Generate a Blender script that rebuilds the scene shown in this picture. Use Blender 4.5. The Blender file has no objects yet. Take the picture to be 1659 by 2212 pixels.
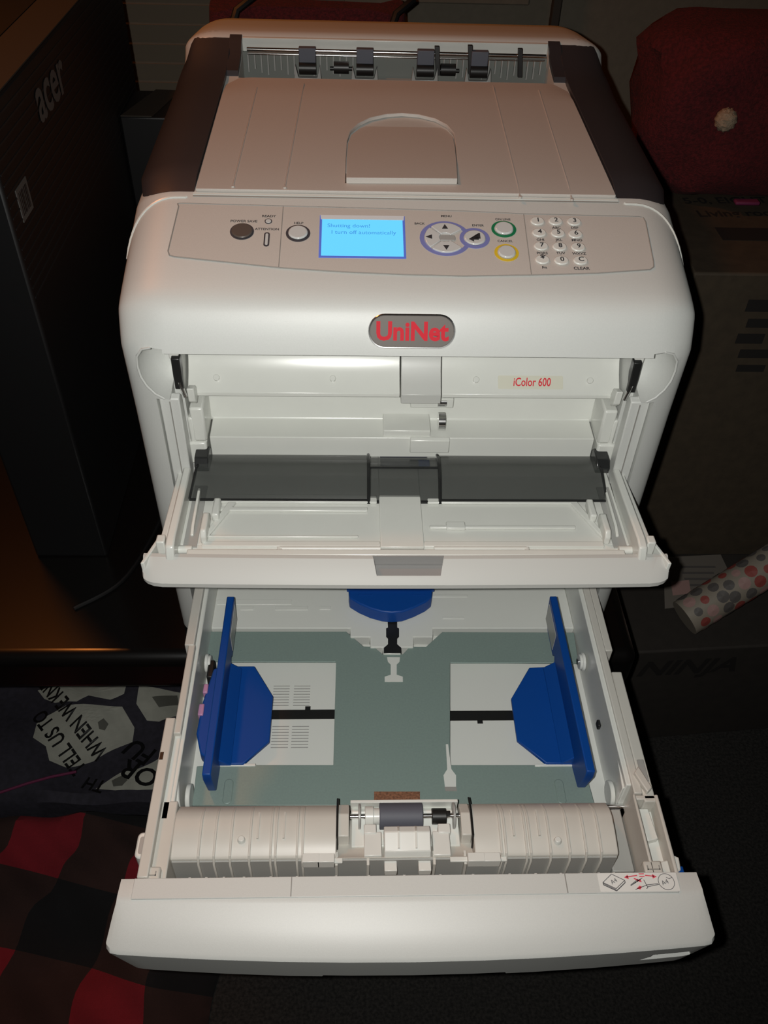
import bpy, bmesh, math, random
from mathutils import Vector, Matrix
random.seed(7)
S = bpy.context.scene
COL = S.collection
FLOOR = -830.0            # all lengths below are millimetres in the printer's own frame
TABLE = -395.0
def W(p):                 # printer frame (mm) -> world (m), carpet at z = 0
    return Vector((p[0]*.001, p[1]*.001, (p[2]-FLOOR)*.001))

# ------------------------------------------------------------------ camera
cam_d = bpy.data.cameras.new('camera'); cam = bpy.data.objects.new('camera', cam_d); COL.objects.link(cam)
S.camera = cam
cam_d.sensor_fit = 'VERTICAL'; cam_d.sensor_height = 36.0; cam_d.lens = 1862.2*36/2212
cam_d.clip_start = .01; cam_d.clip_end = 30
def cam_axes(p, yw, r):
    cp, sp = math.cos(p), math.sin(p)
    Rz = Matrix.Rotation(yw, 3, 'Z')
    x = Rz @ Vector((1,0,0)); u = Rz @ Vector((0,sp,cp)); f = Rz @ Vector((0,cp,-sp))
    return math.cos(r)*x+math.sin(r)*u, -math.sin(r)*x+math.cos(r)*u, f
CX, CU, CF = cam_axes(math.radians(43.93), math.radians(-2.79), math.radians(2.09))
CAMP = (-43.9, -593.5, 347.4)
m = Matrix((CX, CU, -CF)).transposed().to_4x4(); m.translation = W(CAMP); cam.matrix_world = m

# ------------------------------------------------------------------ world, lights, exposure
S.view_settings.view_transform = 'Standard'; S.view_settings.look = 'None'
S.view_settings.exposure = 0.0; S.view_settings.gamma = 1.0; S.view_settings.use_curve_mapping = False
wd = bpy.data.worlds.new('room_dusk'); S.world = wd; wd.use_nodes = True
wd.node_tree.nodes['Background'].inputs[0].default_value = (1.0, .80, .62, 1)
wd.node_tree.nodes['Background'].inputs[1].default_value = .004
def light(name, kind, pos, energy, color, **kw):
    d = bpy.data.lights.new(name, kind); d.energy = energy; d.color = color
    for k, v in kw.items(): setattr(d, k, v)
    o = bpy.data.objects.new(name, d); COL.objects.link(o); o.location = W(pos); return o
# the phone's flash beside its lens, and the room's one warm lamp up on the left
fl = light('phone_flash', 'SPOT', (-66, -590, 350), 16.2, (1.0, .995, .95), shadow_soft_size=.004, spot_size=math.radians(105), spot_blend=.9)
fl.rotation_euler = m.to_euler()
light('room_lamp', 'POINT', (-750, 540, 1100), 13, (1.0, .30, .06), shadow_soft_size=.07)

# ------------------------------------------------------------------ materials
MATS = {}
def mat(name, col, rough=.5, metal=0., noise=0., nscale=40., bump=0., bscale=300., emit=None, alpha=None, spec=None, col2=None, coat=0.):
    mt = bpy.data.materials.new(name); mt.use_nodes = True; nt = mt.node_tree; b = nt.nodes['Principled BSDF']
    b.inputs['Base Color'].default_value = (*col, 1); b.inputs['Roughness'].default_value = rough; b.inputs['Metallic'].default_value = metal
    if spec is not None: b.inputs['Specular IOR Level'].default_value = spec
    if coat: b.inputs['Coat Weight'].default_value = coat; b.inputs['Coat Roughness'].default_value = .15
    tc = nt.nodes.new('ShaderNodeTexCoord')
    if noise or col2:
        n = nt.nodes.new('ShaderNodeTexNoise'); n.inputs['Scale'].default_value = nscale; n.inputs['Detail'].default_value = 4
        nt.links.new(tc.outputs['Object'], n.inputs['Vector'])
        r = nt.nodes.new('ShaderNodeValToRGB'); r.color_ramp.elements[0].position = .35; r.color_ramp.elements[1].position = .65
        c2 = col2 or tuple(min(1, c*(1+noise)) for c in col); c1 = col if col2 else tuple(c*(1-noise) for c in col)
        r.color_ramp.elements[0].color = (*c1, 1); r.color_ramp.elements[1].color = (*c2, 1)
        nt.links.new(n.outputs['Fac'], r.inputs['Fac']); nt.links.new(r.outputs['Color'], b.inputs['Base Color'])
    if bump:
        n2 = nt.nodes.new('ShaderNodeTexNoise'); n2.inputs['Scale'].default_value = bscale; n2.inputs['Detail'].default_value = 3
        nt.links.new(tc.outputs['Object'], n2.inputs['Vector'])
        bp = nt.nodes.new('ShaderNodeBump'); bp.inputs['Strength'].default_value = bump; bp.inputs['Distance'].default_value = .002
        nt.links.new(n2.outputs['Fac'], bp.inputs['Height']); nt.links.new(bp.outputs['Normal'], b.inputs['Normal'])
    if emit: b.inputs['Emission Color'].default_value = (*emit[:3], 1); b.inputs['Emission Strength'].default_value = emit[3]
    if alpha is not None: b.inputs['Alpha'].default_value = alpha
    MATS[name] = mt; return mt
mat('shell', (.625,.635,.61), .47, noise=.015, nscale=900, bump=.03, bscale=1500, spec=.85)
mat('cover', (.56,.52,.48), .55, noise=.02, nscale=1200, bump=.06, bscale=1800)
mat('inner_white', (.68,.69,.65), .25, noise=.01, nscale=30)
mat('inner_grey', (.36,.36,.345), .35)
mat('feed_grey', (.52,.525,.50), .35)
mat('lip_white', (.53,.53,.505), .5, spec=.4)
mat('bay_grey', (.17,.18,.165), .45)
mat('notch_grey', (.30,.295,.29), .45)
mat('trough_shade_grey', (.40,.40,.38), .5)  # darker than the tray plastic: shade of the recess put into the colour
mat('groove', (.30,.29,.27), .6)
mat('trim_dark', (.040,.036,.040), .42, bump=.03, bscale=1500)
mat('smoke', (.055,.06,.057), .16, alpha=.46, coat=.3)
mat('smoke_edge', (.02,.021,.021), .2)
mat('black', (.012,.012,.012), .4)
mat('chrome', (.75,.75,.75), .18, metal=1.)
mat('badge', (.17,.15,.135), .5, metal=.0, spec=.3)
mat('logo_red', (.66,.022,.04), .6, spec=.2)
mat('ink', (.035,.035,.04), .6)
mat('label_cream', (.62,.61,.51), .5)
mat('sticker', (.80,.80,.77), .45)
mat('pencil', (.10,.10,.11), .6)
mat('lcd', (.02,.10,.22), .3, emit=(.15,.68,1.0,.92))
mat('lcd_frame', (.10,.16,.55), .35, emit=(.10,.19,.85,.22))
mat('lcd_top', (.74,.77,.80), .4)
mat('lcd_ink', (.03,.16,.42), .4, emit=(.045,.25,.70,.75))
mat('btn_white', (.72,.72,.68), .3)
mat('btn_dark', (.10,.08,.07), .35)
mat('btn_clear', (.60,.61,.60), .16)
mat('ring_blue', (.20,.22,.50), .5)
mat('ring_green', (.01,.19,.075), .5)
mat('ring_yellow', (.72,.50,.03), .5)
mat('ring_black', (.05,.05,.06), .5)
mat('tray_beige', (.60,.58,.53), .40, noise=.01, nscale=60)
mat('tray_white', (.72,.73,.69), .28)
mat('steel', (.265,.345,.318), .50, metal=.25, noise=.03, nscale=500, spec=.4)
mat('blue', (.003,.058,.29), .42, spec=.3)
mat('cork', (.22,.095,.05), .85, noise=.35, nscale=500, bump=.3, bscale=900)
mat('rubber', (.095,.10,.125), .6)
mat('pink', (.50,.25,.42), .4)
mat('red_print', (.75,.08,.12), .5)
mat('table_black', (.0035,.003,.0028), .235, noise=.1, nscale=9, spec=.9)
mat('carpet', (.016,.0145,.013), .95, noise=.6, nscale=260, bump=.8, bscale=420)
mat('wall', (.13,.11,.082), .8, noise=.05, nscale=80, bump=.1, bscale=300)
mat('blind', (.15,.122,.088), .6)
mat('case_black', (.003,.003,.0034), .5)
mat('case_rib', (.009,.009,.0095), .5)
mat('case_brown', (.024,.018,.012), .7)
mat('logo_grey', (.085,.08,.075), .5)
mat('kraft', (.048,.034,.020), .8, noise=.12, nscale=60, bump=.1, bscale=200)
mat('kraft_dark', (.022,.0175,.014), .85, noise=.1, nscale=60)
mat('print_dark', (.008,.006,.005), .8)
mat('plush_red', (.075,.0045,.006), .95, noise=.35, nscale=260, bump=.9, bscale=500)
mat('pompom', (.34,.25,.17), .95, noise=.2, nscale=400, bump=.8, bscale=700)
mat('gift_paper', (.26,.225,.18), .5)
mat('dot_grey', (.10,.09,.085), .5)
mat('dot_red', (.26,.055,.045), .5)
mat('dot_pink', (.36,.22,.20), .5)
mat('leaflet', (.16,.14,.12), .6)
mat('bag_navy', (.022,.020,.030), .85, noise=.2, nscale=120)
mat('bag_white', (.36,.36,.31), .7, noise=.06, nscale=60)
mat('bag_grey', (.10,.10,.085), .7)
mat('magenta', (.13,.012,.055), .7)

# buffalo check cloth: red, dark red and black squares woven at right angles
pm = bpy.data.materials.new('plaid'); pm.use_nodes = True; MATS['plaid'] = pm
nt = pm.node_tree; bs = nt.nodes['Principled BSDF']; bs.inputs['Roughness'].default_value = .95
uvn = nt.nodes.new('ShaderNodeUVMap'); sp = nt.nodes.new('ShaderNodeSeparateXYZ'); nt.links.new(uvn.outputs['UV'], sp.inputs[0])
def band(o):
    a = nt.nodes.new('ShaderNodeMath'); a.operation = 'FRACT'; nt.links.new(sp.outputs[o], a.inputs[0])
    b = nt.nodes.new('ShaderNodeMath'); b.operation = 'GREATER_THAN'; b.inputs[1].default_value = .5; nt.links.new(a.outputs[0], b.inputs[0]); return b
ba, bb = band(0), band(1)
ad = nt.nodes.new('ShaderNodeMath'); ad.operation = 'ADD'; nt.links.new(ba.outputs[0], ad.inputs[0]); nt.links.new(bb.outputs[0], ad.inputs[1])
dv = nt.nodes.new('ShaderNodeMath'); dv.operation = 'MULTIPLY'; dv.inputs[1].default_value = .5; nt.links.new(ad.outputs[0], dv.inputs[0])
rp = nt.nodes.new('ShaderNodeValToRGB'); rp.color_ramp.interpolation = 'CONSTANT'
rp.color_ramp.elements[0].position = 0; rp.color_ramp.elements[0].color = (.006,.005,.006,1)
rp.color_ramp.elements[1].position = .4; rp.color_ramp.elements[1].color = (.036,.014,.011,1)
e = rp.color_ramp.elements.new(.8); e.color = (.23,.008,.016,1)
nt.links.new(dv.outputs[0], rp.inputs['Fac']); nt.links.new(rp.outputs['Color'], bs.inputs['Base Color'])
nn = nt.nodes.new('ShaderNodeTexNoise'); nn.inputs['Scale'].default_value = 500; bpn = nt.nodes.new('ShaderNodeBump'); bpn.inputs['Strength'].default_value = .6; bpn.inputs['Distance'].default_value = .002
nt.links.new(nn.outputs['Fac'], bpn.inputs['Height']); nt.links.new(bpn.outputs['Normal'], bs.inputs['Normal'])

# ------------------------------------------------------------------ mesh helpers
ORIGIN = {}
class MB:
    def __init__(s): s.v = []; s.f = []
    def add(s, vs, fs):
        n = len(s.v); s.v += [tuple(p) for p in vs]; s.f += [tuple(i+n for i in f) for f in fs]; return s
    def box(s, x0, x1, y0, y1, z0, z1):
        return s.hexa([(x0,y0,z0),(x1,y0,z0),(x1,y1,z0),(x0,y1,z0),(x0,y0,z1),(x1,y0,z1),(x1,y1,z1),(x0,y1,z1)])
    def hexa(s, p): return s.add(p, [(3,2,1,0),(4,5,6,7),(0,1,5,4),(1,2,6,5),(2,3,7,6),(3,0,4,7)])
    def prism(s, poly, ax, a, b):
        n = len(poly)
        def P(q, h): return (h,q[0],q[1]) if ax == 'x' else (q[0],h,q[1]) if ax == 'y' else (q[0],q[1],h)
        return s.add([P(q,a) for q in poly]+[P(q,b) for q in poly],
                     [tuple(range(n-1,-1,-1)), tuple(range(n,2*n))]+[(i,(i+1)%n,(i+1)%n+n,i+n) for i in range(n)])
    def cyl(s, p0, p1, r, n=20, r2=None):
        p0, p1 = Vector(p0), Vector(p1); d = (p1-p0).normalized(); a = d.orthogonal().normalized(); b = d.cross(a); r2 = r if r2 is None else r2
        c = [(math.cos(2*math.pi*i/n), math.sin(2*math.pi*i/n)) for i in range(n)]
        return s.add([p0+r*(x*a+y*b) for x, y in c]+[p1+r2*(x*a+y*b) for x, y in c],
                     [tuple(range(n-1,-1,-1)), tuple(range(n,2*n))]+[(i,(i+1)%n,(i+1)%n+n,i+n) for i in range(n)])
    def tube(s, pts, r, n=8):
        pts = [Vector(p) for p in pts]; vs = []; fs = []; a = None
        for i, p in enumerate(pts):
            d = (pts[min(i+1,len(pts)-1)]-pts[max(i-1,0)]).normalized()
            a = d.orthogonal().normalized() if a is None else (a-d*a.dot(d)).normalized(); b = d.cross(a)
            vs += [p+r*(math.cos(2*math.pi*k/n)*a+math.sin(2*math.pi*k/n)*b) for k in range(n)]
        for i in range(len(pts)-1):
            fs += [(i*n+k, i*n+(k+1)%n, (i+1)*n+(k+1)%n, (i+1)*n+k) for k in range(n)]
        fs += [tuple(range(n-1,-1,-1)), tuple(range((len(pts)-1)*n, len(pts)*n))]
        return s.add(vs, fs)
    def grid(s, rows, close=False):
        n = len(rows[0]); vs = [p for r in rows for p in r]
        return s.add(vs, [(i*n+j, i*n+j+1, (i+1)*n+j+1, (i+1)*n+j) for i in range(len(rows)-1) for j in range(n-1)])
    def slab(s, rows, rows2):     # closed skin between two equal grids
        h, n = len(rows), len(rows[0]); k = len(s.v); N = h*n
        vs = [p for r in rows for p in r]+[p for r in rows2 for p in r]; fs = []
        for i in range(h-1):
            for j in range(n-1):
                a = (i*n+j, i*n+j+1, (i+1)*n+j+1, (i+1)*n+j); fs += [a, tuple(q+N for q in reversed(a))]
        bd = [j for j in range(n)]+[i*n+n-1 for i in range(1,h)]+[(h-1)*n+j for j in range(n-2,-1,-1)]+[i*n for i in range(h-2,0,-1)]
        for a, b in zip(bd, bd[1:]+bd[:1]): fs.append((b, a, a+N, b+N))
        return s.add(vs, fs)
    def xf(s, fn): s.v = [tuple(fn(p)) for p in s.v]; return s
    def build(s, name, mt, parent=None, bevel=0., smooth=True, label=None, seg=2, kind=None, ang=40):
        me = bpy.data.meshes.new(name); L = ORIGIN.get(parent.name if parent else None, Vector((0,0,0)))
        me.from_pydata([W(p)-L for p in s.v], [], s.f); me.validate()
        bm = bmesh.new(); bm.from_mesh(me); bmesh.ops.recalc_face_normals(bm, faces=bm.faces); bm.to_mesh(me); bm.free()
        return finish(me, name, mt, parent, bevel, smooth, label, seg, kind, L, ang)
def finish(me, name, mt, parent, bevel=0, smooth=True, label=None, seg=2, kind=None, L=Vector((0,0,0)), ang=40):
    me.materials.append(MATS[mt]); o = bpy.data.objects.new(name, me); COL.objects.link(o)
    if smooth:
        me.polygons.foreach_set('use_smooth', [True]*len(me.polygons)); me.set_sharp_from_angle(angle=math.radians(ang))
    if bevel:
        b = o.modifiers.new('edge', 'BEVEL'); b.width = bevel*.001; b.segments = seg; b.limit_method = 'ANGLE'; b.angle_limit = math.radians(35)
    if parent: o.parent = parent
    else: pass
    ORIGIN[o.name] = L
    if label: o['label'] = label
    if kind: o['kind'] = kind
    return o
def thing(name, label, cat, base, group=None):
    o = bpy.data.objects.new(name, None); COL.objects.link(o); o.location = W(base); o.empty_display_size = .05
    o['label'] = label; o['category'] = cat
    if group: o['group'] = group
    ORIGIN[o.name] = W(base); return o
def tag(o, label, cat, group=None):
    o['label'] = label; o['category'] = cat
    if group: o['group'] = group
    return o
def structure(o): o['kind'] = 'structure'; return o
def text_mb(body, size, org, ex, ey, align='CENTER', lift=0., bold=0., sx=1., valign='CENTER', depth=.15, shear=0.):
    cu = bpy.data.curves.new('txt', 'FONT'); cu.body = body; cu.size = 1.; cu.align_x = align; cu.align_y = valign; cu.offset = bold; cu.shear = shear
    cu.resolution_u = 3
    ob = bpy.data.objects.new('txt', cu); COL.objects.link(ob); bpy.context.view_layer.update()
    me = ob.evaluated_get(bpy.context.evaluated_depsgraph_get()).to_mesh()
    ex, ey = Vector(ex).normalized(), Vector(ey).normalized(); en = ex.cross(ey); org = Vector(org)
    mb = MB(); mb.add([org+ex*(v.co.x*size*sx)+ey*(v.co.y*size)+en*(lift+depth) for v in me.vertices], [tuple(p.vertices) for p in me.polygons])
    ob.to_mesh_clear(); bpy.data.objects.remove(ob); bpy.data.curves.remove(cu)
    return mb
def ngon(cx, cy, rx, ry, n=28, a0=0., a1=2*math.pi):
    full = abs(a1-a0-2*math.pi) < 1e-6; k = n if full else n+1
    return [(cx+rx*math.cos(a0+(a1-a0)*i/n), cy+ry*math.sin(a0+(a1-a0)*i/n)) for i in range(k)]
def rrect(x0, x1, y0, y1, r, n=5):
    out = []
    for cx, cy, a in ((x1-r,y1-r,0),(x0+r,y1-r,90),(x0+r,y0+r,180),(x1-r,y0+r,270)):
        out += [(cx+r*math.cos(math.radians(a+90*i/n)), cy+r*math.sin(math.radians(a+90*i/n))) for i in range(n+1)]
    return out
def ring(mb, cx, cy, rx, ry, w, z0, z1, n=36):
    o = ngon(cx,cy,rx,ry,n); i = ngon(cx,cy,rx-w,ry-w,n); k = len(o)
    vs = [(p[0],p[1],z0) for p in o]+[(p[0],p[1],z1) for p in o]+[(p[0],p[1],z1) for p in i]+[(p[0],p[1],z0) for p in i]; fs = []
    for a in range(4):
        b = (a+1) % 4
        fs += [(a*k+j, a*k+(j+1)%k, b*k+(j+1)%k, b*k+j) for j in range(k)]
    return mb.add(vs, fs)
def boolean(o, cutters):
    obs = []
    for c in cutters:
        t = c.build('cutter', 'shell', o.parent, smooth=False); obs.append(t)
        md = o.modifiers.new('cut', 'BOOLEAN'); md.operation = 'DIFFERENCE'; md.object = t; md.solver = 'EXACT'
    bpy.context.view_layer.update()
    me = bpy.data.meshes.new_from_object(o.evaluated_get(bpy.context.evaluated_depsgraph_get()))
    o.modifiers.clear(); old = o.data; o.data = me; bpy.data.meshes.remove(old); me.name = o.name
    for t in obs:
        d = t.data; bpy.data.objects.remove(t); bpy.data.meshes.remove(d)
    me.polygons.foreach_set('use_smooth', [True]*len(me.polygons)); me.set_sharp_from_angle(angle=math.radians(32))

# ------------------------------------------------------------------ the room
structure(MB().box(-1500,1500,-1300,1000,FLOOR-40,FLOOR).build('floor', 'carpet'))
structure(MB().box(-1500,1500,900,960,FLOOR,1700).build('wall_back', 'wall'))
structure(MB().box(-1560,-1500,-1300,960,FLOOR,1700).build('wall_left', 'wall'))

# ------------------------------------------------------------------ printer
PR = thing('laser_printer', 'white desktop laser printer with lit blue screen and open front feed tray', 'printer', (0,230,TABLE))
HW, RX, DIN = 227.5, 38., 20.
fil = [(-26,-31),(-22,-20),(-17.2,-10),(-12.8,-2.2),(-8.6,2.8),(-3.5,6.6),(4,9.9),(14,13.3)]
PROF = [(-19,-390),(-22,-300),(-23,-200),(-23.4,-100),(-25,-60)] + fil + [(33,18.8),(60,26.4),(90,34.7),(103,38.2),(108,39.4),(150,40.9),(220,43.4),(300,46.2),(355,48),(395,54),(412,62),(420,69),(426,73),(436,73.5),(470,69),(510,63.5),(540,58),(555,50),(563,36),(566,0),(566,-200),(566,-390)]
def pn(i):
    a, b = PROF[max(i-1,0)], PROF[min(i+1,len(PROF)-1)]; d = Vector((b[0]-a[0], b[1]-a[1])).normalized(); return Vector((-d[1], d[0]))
NRM = [pn(i) for i in range(len(PROF))]
QS = [-(HW-RX)-RX*math.radians(a) for a in range(90,0,-10)] + [-188.5,-176,-120,-60,0,60,120,176,188.5] + [(HW-RX)+RX*math.radians(a) for a in range(10,91,10)]
def sect(q, off=0.):       # lateral coordinate along the skin -> x, inset along the profile normal
    s = 1 if q >= 0 else -1; e = abs(q)-(HW-RX)
    if e <= 0: return q, off
    ph = e/RX; return s*(HW-RX+(RX+off)*math.sin(ph)), off*math.cos(ph)-DIN*(1-math.cos(ph))
def skin(i, q, off=0.):
    x, k = sect(q, off); p = PROF[i]; n = NRM[i]; return (x, p[0]+n[0]*k, p[1]+n[1]*k)
I0 = next(i for i, p in enumerate(PROF) if p[0] > -8)
def top(y, q, off=0.):     # point on the upper skin above depth y
    for i in range(I0, len(PROF)-1):
        if PROF[i][0] <= y <= PROF[i+1][0]:
            t = (y-PROF[i][0])/(PROF[i+1][0]-PROF[i][0]); break
    a = Vector(skin(i,q,off)); b = Vector(skin(i+1,q,off)); return tuple(a*(1-t)+b*t)
mb = MB()
mb.grid([[skin(i,q) for q in QS] for i in range(len(PROF))])
n = len(QS); N = len(PROF)
mb.f.append(tuple(i*n for i in range(N))); mb.f.append(tuple(i*n+n-1 for i in reversed(range(N)))); mb.f.append(tuple(range(n))+tuple((N-1)*n+j for j in reversed(range(n))))
body = mb.build('body_shell', 'shell', PR)
cut = [MB().box(-193,193,-90,-2,-206,-31), MB().box(-186,186,-90,46,-204,-37), MB().box(-204,204,-90,-14,-205,-76),
       MB().box(-208,208,-90,330,-391,-303), MB().box(-164,164,361,423,18,110)]
def polyloft(pol):         # closed loft through (y, polygon in x,z)
    k = len(pol[0][1]); vs = [(p[0],y,p[1]) for y, g in pol for p in g]; fs = [tuple(range(k)), tuple((len(pol)-1)*k+j for j in reversed(range(k)))]
    for i in range(len(pol)-1): fs += [(i*k+j, (i+1)*k+j, (i+1)*k+(j+1)%k, i*k+(j+1)%k) for j in range(k)]
    return MB().add(vs, fs)
pk = [(192,-28),(201,-27),(208,-29),(213,-36),(214.5,-46),(213.5,-56),(210,-64),(204,-71),(197,-75),(192,-75.5)]
for s in (-1, 1):
    P0 = [(s*x, z) for x, z in pk]
    sh = lambda k: [(s*(193+(x-193)*k), -50+(z+50)*(k*.5+.5)) for x, z in pk]
    cut.append(polyloft([(-90,P0),(-17,P0),(-6,sh(.86)),(3,sh(.62)),(8,sh(.3))]))
boolean(body, cut)
for s in (-1, 1):
    def front(x, z):
        q = x if x <= HW-RX else HW-RX+RX*math.asin((x-(HW-RX))/RX)
        for i in range(len(PROF)-1):
            p0, p1 = skin(i,q), skin(i+1,q)
            if p0[2] <= z <= p1[2]: t = (z-p0[2])/(p1[2]-p0[2]); return (s*x, p0[1]+(p1[1]-p0[1])*t-.2, z)
    rim = [front(x, z) for x, z in pk[1:-1]]
    MB().tube(rim, 1.0, 8).build('finger_recess_rim', 'shell', PR)

# top cover, paper stopper and ridges
def coverpts(off):
    rows = []
    for i in range(15):
        row = []
        for j in range(29):
            x = -175+350*j/28; e = max(0, abs(x)-155); ye = 361-(20-math.sqrt(max(0,400-e*e))) if e else 361
            y = 106+(ye-106)*i/14; dip = max(0, (i-12.2))*1.6
            row.append(top(y, x, off-dip))
        rows.append(row)
    return rows
cov = MB().slab(coverpts(3.6), coverpts(.3)).build('top_cover', 'cover', PR)
DP = [(-51.7, 119.8), (-51.6, 161.5), (-50.7, 203.7), (-47.9, 225.0), (-40.2, 242.8), (-29.1, 256.4), (-13.5, 265.7), (1.3, 268.9), (17.7, 266.1), (32.7, 257.2), (42.7, 243.4), (47.8, 225.1), (47.6, 197.3), (45.8, 160.6), (43.2, 121.6)]
boolean(cov, [MB().prism(DP, 'z', 41.0, 70)])
md = cov.modifiers.new('edge', 'BEVEL'); md.width = .0012; md.segments = 2; md.limit_method = 'ANGLE'; md.angle_limit = math.radians(40)
cx = sum(p[0] for p in DP)/len(DP); y0 = min(p[1] for p in DP); y1 = max(p[1] for p in DP)
lid = [(cx+(x-cx)*.985, y0-.6+(y-y0)*.975) for x, y in DP]
zt = lambda y: 48.0 - 4.4*(y-y0)/(y1-y0)
k = len(lid)
MB().add([(x,y,zt(y)) for x,y in lid]+[(x,y,42.2) for x,y in lid], [tuple(range(k)), tuple(range(2*k-1,k-1,-1))]+[(i,i+k,(i+1)%k+k,(i+1)%k) for i in range(k)]).build('paper_stopper', 'cover', PR, bevel=.5)
for a, b in (((-144.6, 109.6), (-142.1, 327.2)), ((-101.8, 109.4), (-95.9, 341.0)), ((93.7, 102.2), (97.8, 344.1)), ((136.8, 100.1), (143.7, 334.3))):
    r = MB(); pts = [top(a[1]+(b[1]-a[1])*t/10, a[0]+(b[0]-a[0])*t/10, 3.6) for t in range(11)]
    r.tube(pts, .75, 6); r.cyl((pts[0][0],pts[0][1],pts[0][2]-.5), (pts[0][0],pts[0][1],pts[0][2]+.9), 1.5, 10); r.build('ridge', 'cover', cov)
sl = MB(); sl.slab([[top(y, -177+354*j/20, o) for j in range(21)] for y, o in ((102.8,1.0),(105.2,1.2))], [[top(y, -177+354*j/20, -1) for j in range(21)] for y in (102.6,105.2)])
sl.build('cover_seam', 'inner_white', PR)
sl = MB(); sl.slab([[top(y, -177+354*j/20, .5) for j in range(21)] for y in (101.2,102.4)], [[top(y, -177+354*j/20, -1) for j in range(21)] for y in (101.2,102.4)])
sl.build('seam_gap', 'groove', PR)
# dark smoked side strips wrapping over the shoulders
q0, q1 = 176.3, HW-RX+RX*math.radians(66)
def strip(s, off):
    cols = [q0, 182, 188.5]+[188.5+(q1-188.5)*k/9 for k in range(1,10)]
    out = []
    for q in cols:
        e = max(0, q-(q1-24)); ya = 107+(24-math.sqrt(max(0,576-e*e)))*1.0; e2 = max(0, q-(q1-34)); yb = 432-(34-math.sqrt(max(0,34**2-e2*e2)))*1.3
        pts = [ya+(yb-ya)*t/14 for t in range(15)]
        h = [0.1+(off-.1)*min(1, t/1.0, (14-t)/1.0) for t in range(15)]
        out.append([top(y, s*q, o if off > .5 else off) for y, o in zip(pts, h)])
    return out
for s in (-1, 1): MB().slab(strip(s, 5.0), strip(s, -.6)).build('side_strip', 'trim_dark', PR, bevel=.8)
for s in (-1, 1):
    MB().slab([[top(y, s*q, o) for q in (164.2,168,172,177)] for y, o in ((364,1),(367,4.4),(400,4.6),(416,4.6),(424,1))], [[top(y, s*q, -.6) for q in (164.2,168,172,177)] for y in (364,367,400,416,424)]).build('strip_end', 'trim_dark', PR)
# seam that arches from each strip down the shoulder
for s in (-1, 1):
    pts = [top(100-max(0,(a/90))**2.2*52, s*(HW-RX+RX*math.radians(a)), .1) for a in range(-10,89,7)]
    pts = [top(101, s*182, .1)]+pts
    MB().tube(pts, 1.1, 6).build('shoulder_seam', 'inner_white', PR)
# rear hood edge and exit bay behind the cover
MB().box(-164,164,418.5,424,57,71).build('hood_lip', 'inner_white', PR, bevel=.8)
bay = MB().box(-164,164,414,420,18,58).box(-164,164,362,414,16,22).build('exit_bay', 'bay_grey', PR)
r = MB()
for i in range(46):
    x = -158+i*7
    if abs(x-5) < 24 : continue
    r.box(x-.6,x+.6,409,415,40+3*math.sin(i*1.7),57)
r.build('guide_rib', 'inner_grey', bay, kind='stuff')
for (u, w, h0, h1) in ((-146,22,22,44),(-85,20,22,44),(-40,20,22,44),(8,34,22,50),(52,20,22,44),(140,26,22,42)):
    MB().box(u-w,u+w,404,411,h0,h1-14).build('exit_guide', 'inner_grey', bay, bevel=1)
MB().cyl((-158,404,64),(160,404,63),1.9,12).build('exit_shaft', 'chrome', bay)
MB().cyl((-158,408,58.5),(160,408,57.5),1.1,10).build('exit_shaft', 'chrome', bay)
for px, wide in [(-94.3, 49.7), (-33.4, 53.2), (31.2, 51.2), (88.7, 50.5)] and zip([p[0] for p in [(-94.3, 49.7), (-33.4, 53.2), (31.2, 51.2), (88.7, 50.5)]], (1,1,1,1)):
    MB().box(px-9,px+9,397,405,53,68).build('roller_bracket', 'rubber', bay, bevel=.8)
    MB().cyl((px-9,399,48),(px+9,399,48),6.5,16).build('exit_roller', 'black', bay)
    MB().prism([(px-15,31),(px+15,31),(px+13,51),(px+10,39),(px-10,39),(px-13,51)],'y',396,403).build('roller_holder', 'inner_grey', bay, bevel=.5)
for px in [p[0] for p in [(-58.6, 52.7), (56.2, 51.2)]]:
    MB().cyl((px-8,403,48),(px+8,403,48),6,16).cyl((px-12,403,47),(px+12,403,47),2.2,10).build('exit_roller', 'black', bay)
for p in [(42.6, 57.5), (77.7, 59.1), (131.2, 57.0)]:
    MB().hexa([(p[0]-2.5+3,398,p[1]-14),(p[0]+2.5+3,398,p[1]-14),(p[0]+2.5+3,402,p[1]-14),(p[0]-2.5+3,402,p[1]-14),(p[0]-2.5,400,p[1]+14),(p[0]+2.5,400,p[1]+14),(p[0]+2.5,404,p[1]+14),(p[0]-2.5,404,p[1]+14)]).build('sensor_lever', 'black', bay, bevel=.5)

# ---------------------------------------------------------------- control panel on the sloped brow
CE = Vector((0,.9637,.2671)); CN = Vector((0,-.2671,.9637))
def cpf(p): return Vector((p[0],0,9.8))+CE*p[1]+CN*p[2]
outl = [(-187.2, 92.0), (-188.3, 95.4), (-185.4, 96.0), (-103.1, 94.5), (-30.9, 93.3), (45.4, 91.6), (95.5, 89.3), (191.5, 88.0), (194.8, 87.0), (195.9, 82.0), (194.4, 36.5), (193.7, 30.3), (190.2, 27.2), (147.3, 22.4), (94.8, 19.5), (40.8, 17.5), (-4.8, 18.3), (-53.1, 20.4), (-102.1, 24.1), (-147.0, 29.9), (-184.8, 34.8), (-188.6, 36.2), (-190.1, 40.8)]
cp = MB().prism(outl, 'z', -.6, .35).xf(cpf).build('control_panel', 'cover', PR, bevel=.3)
def closed_tube(pts, r): return MB().tube(pts+pts[:2], r, 6)
closed_tube([cpf((x,t,.3)) for x,t in outl], .55).build('panel_seam', 'groove', cp)
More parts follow.
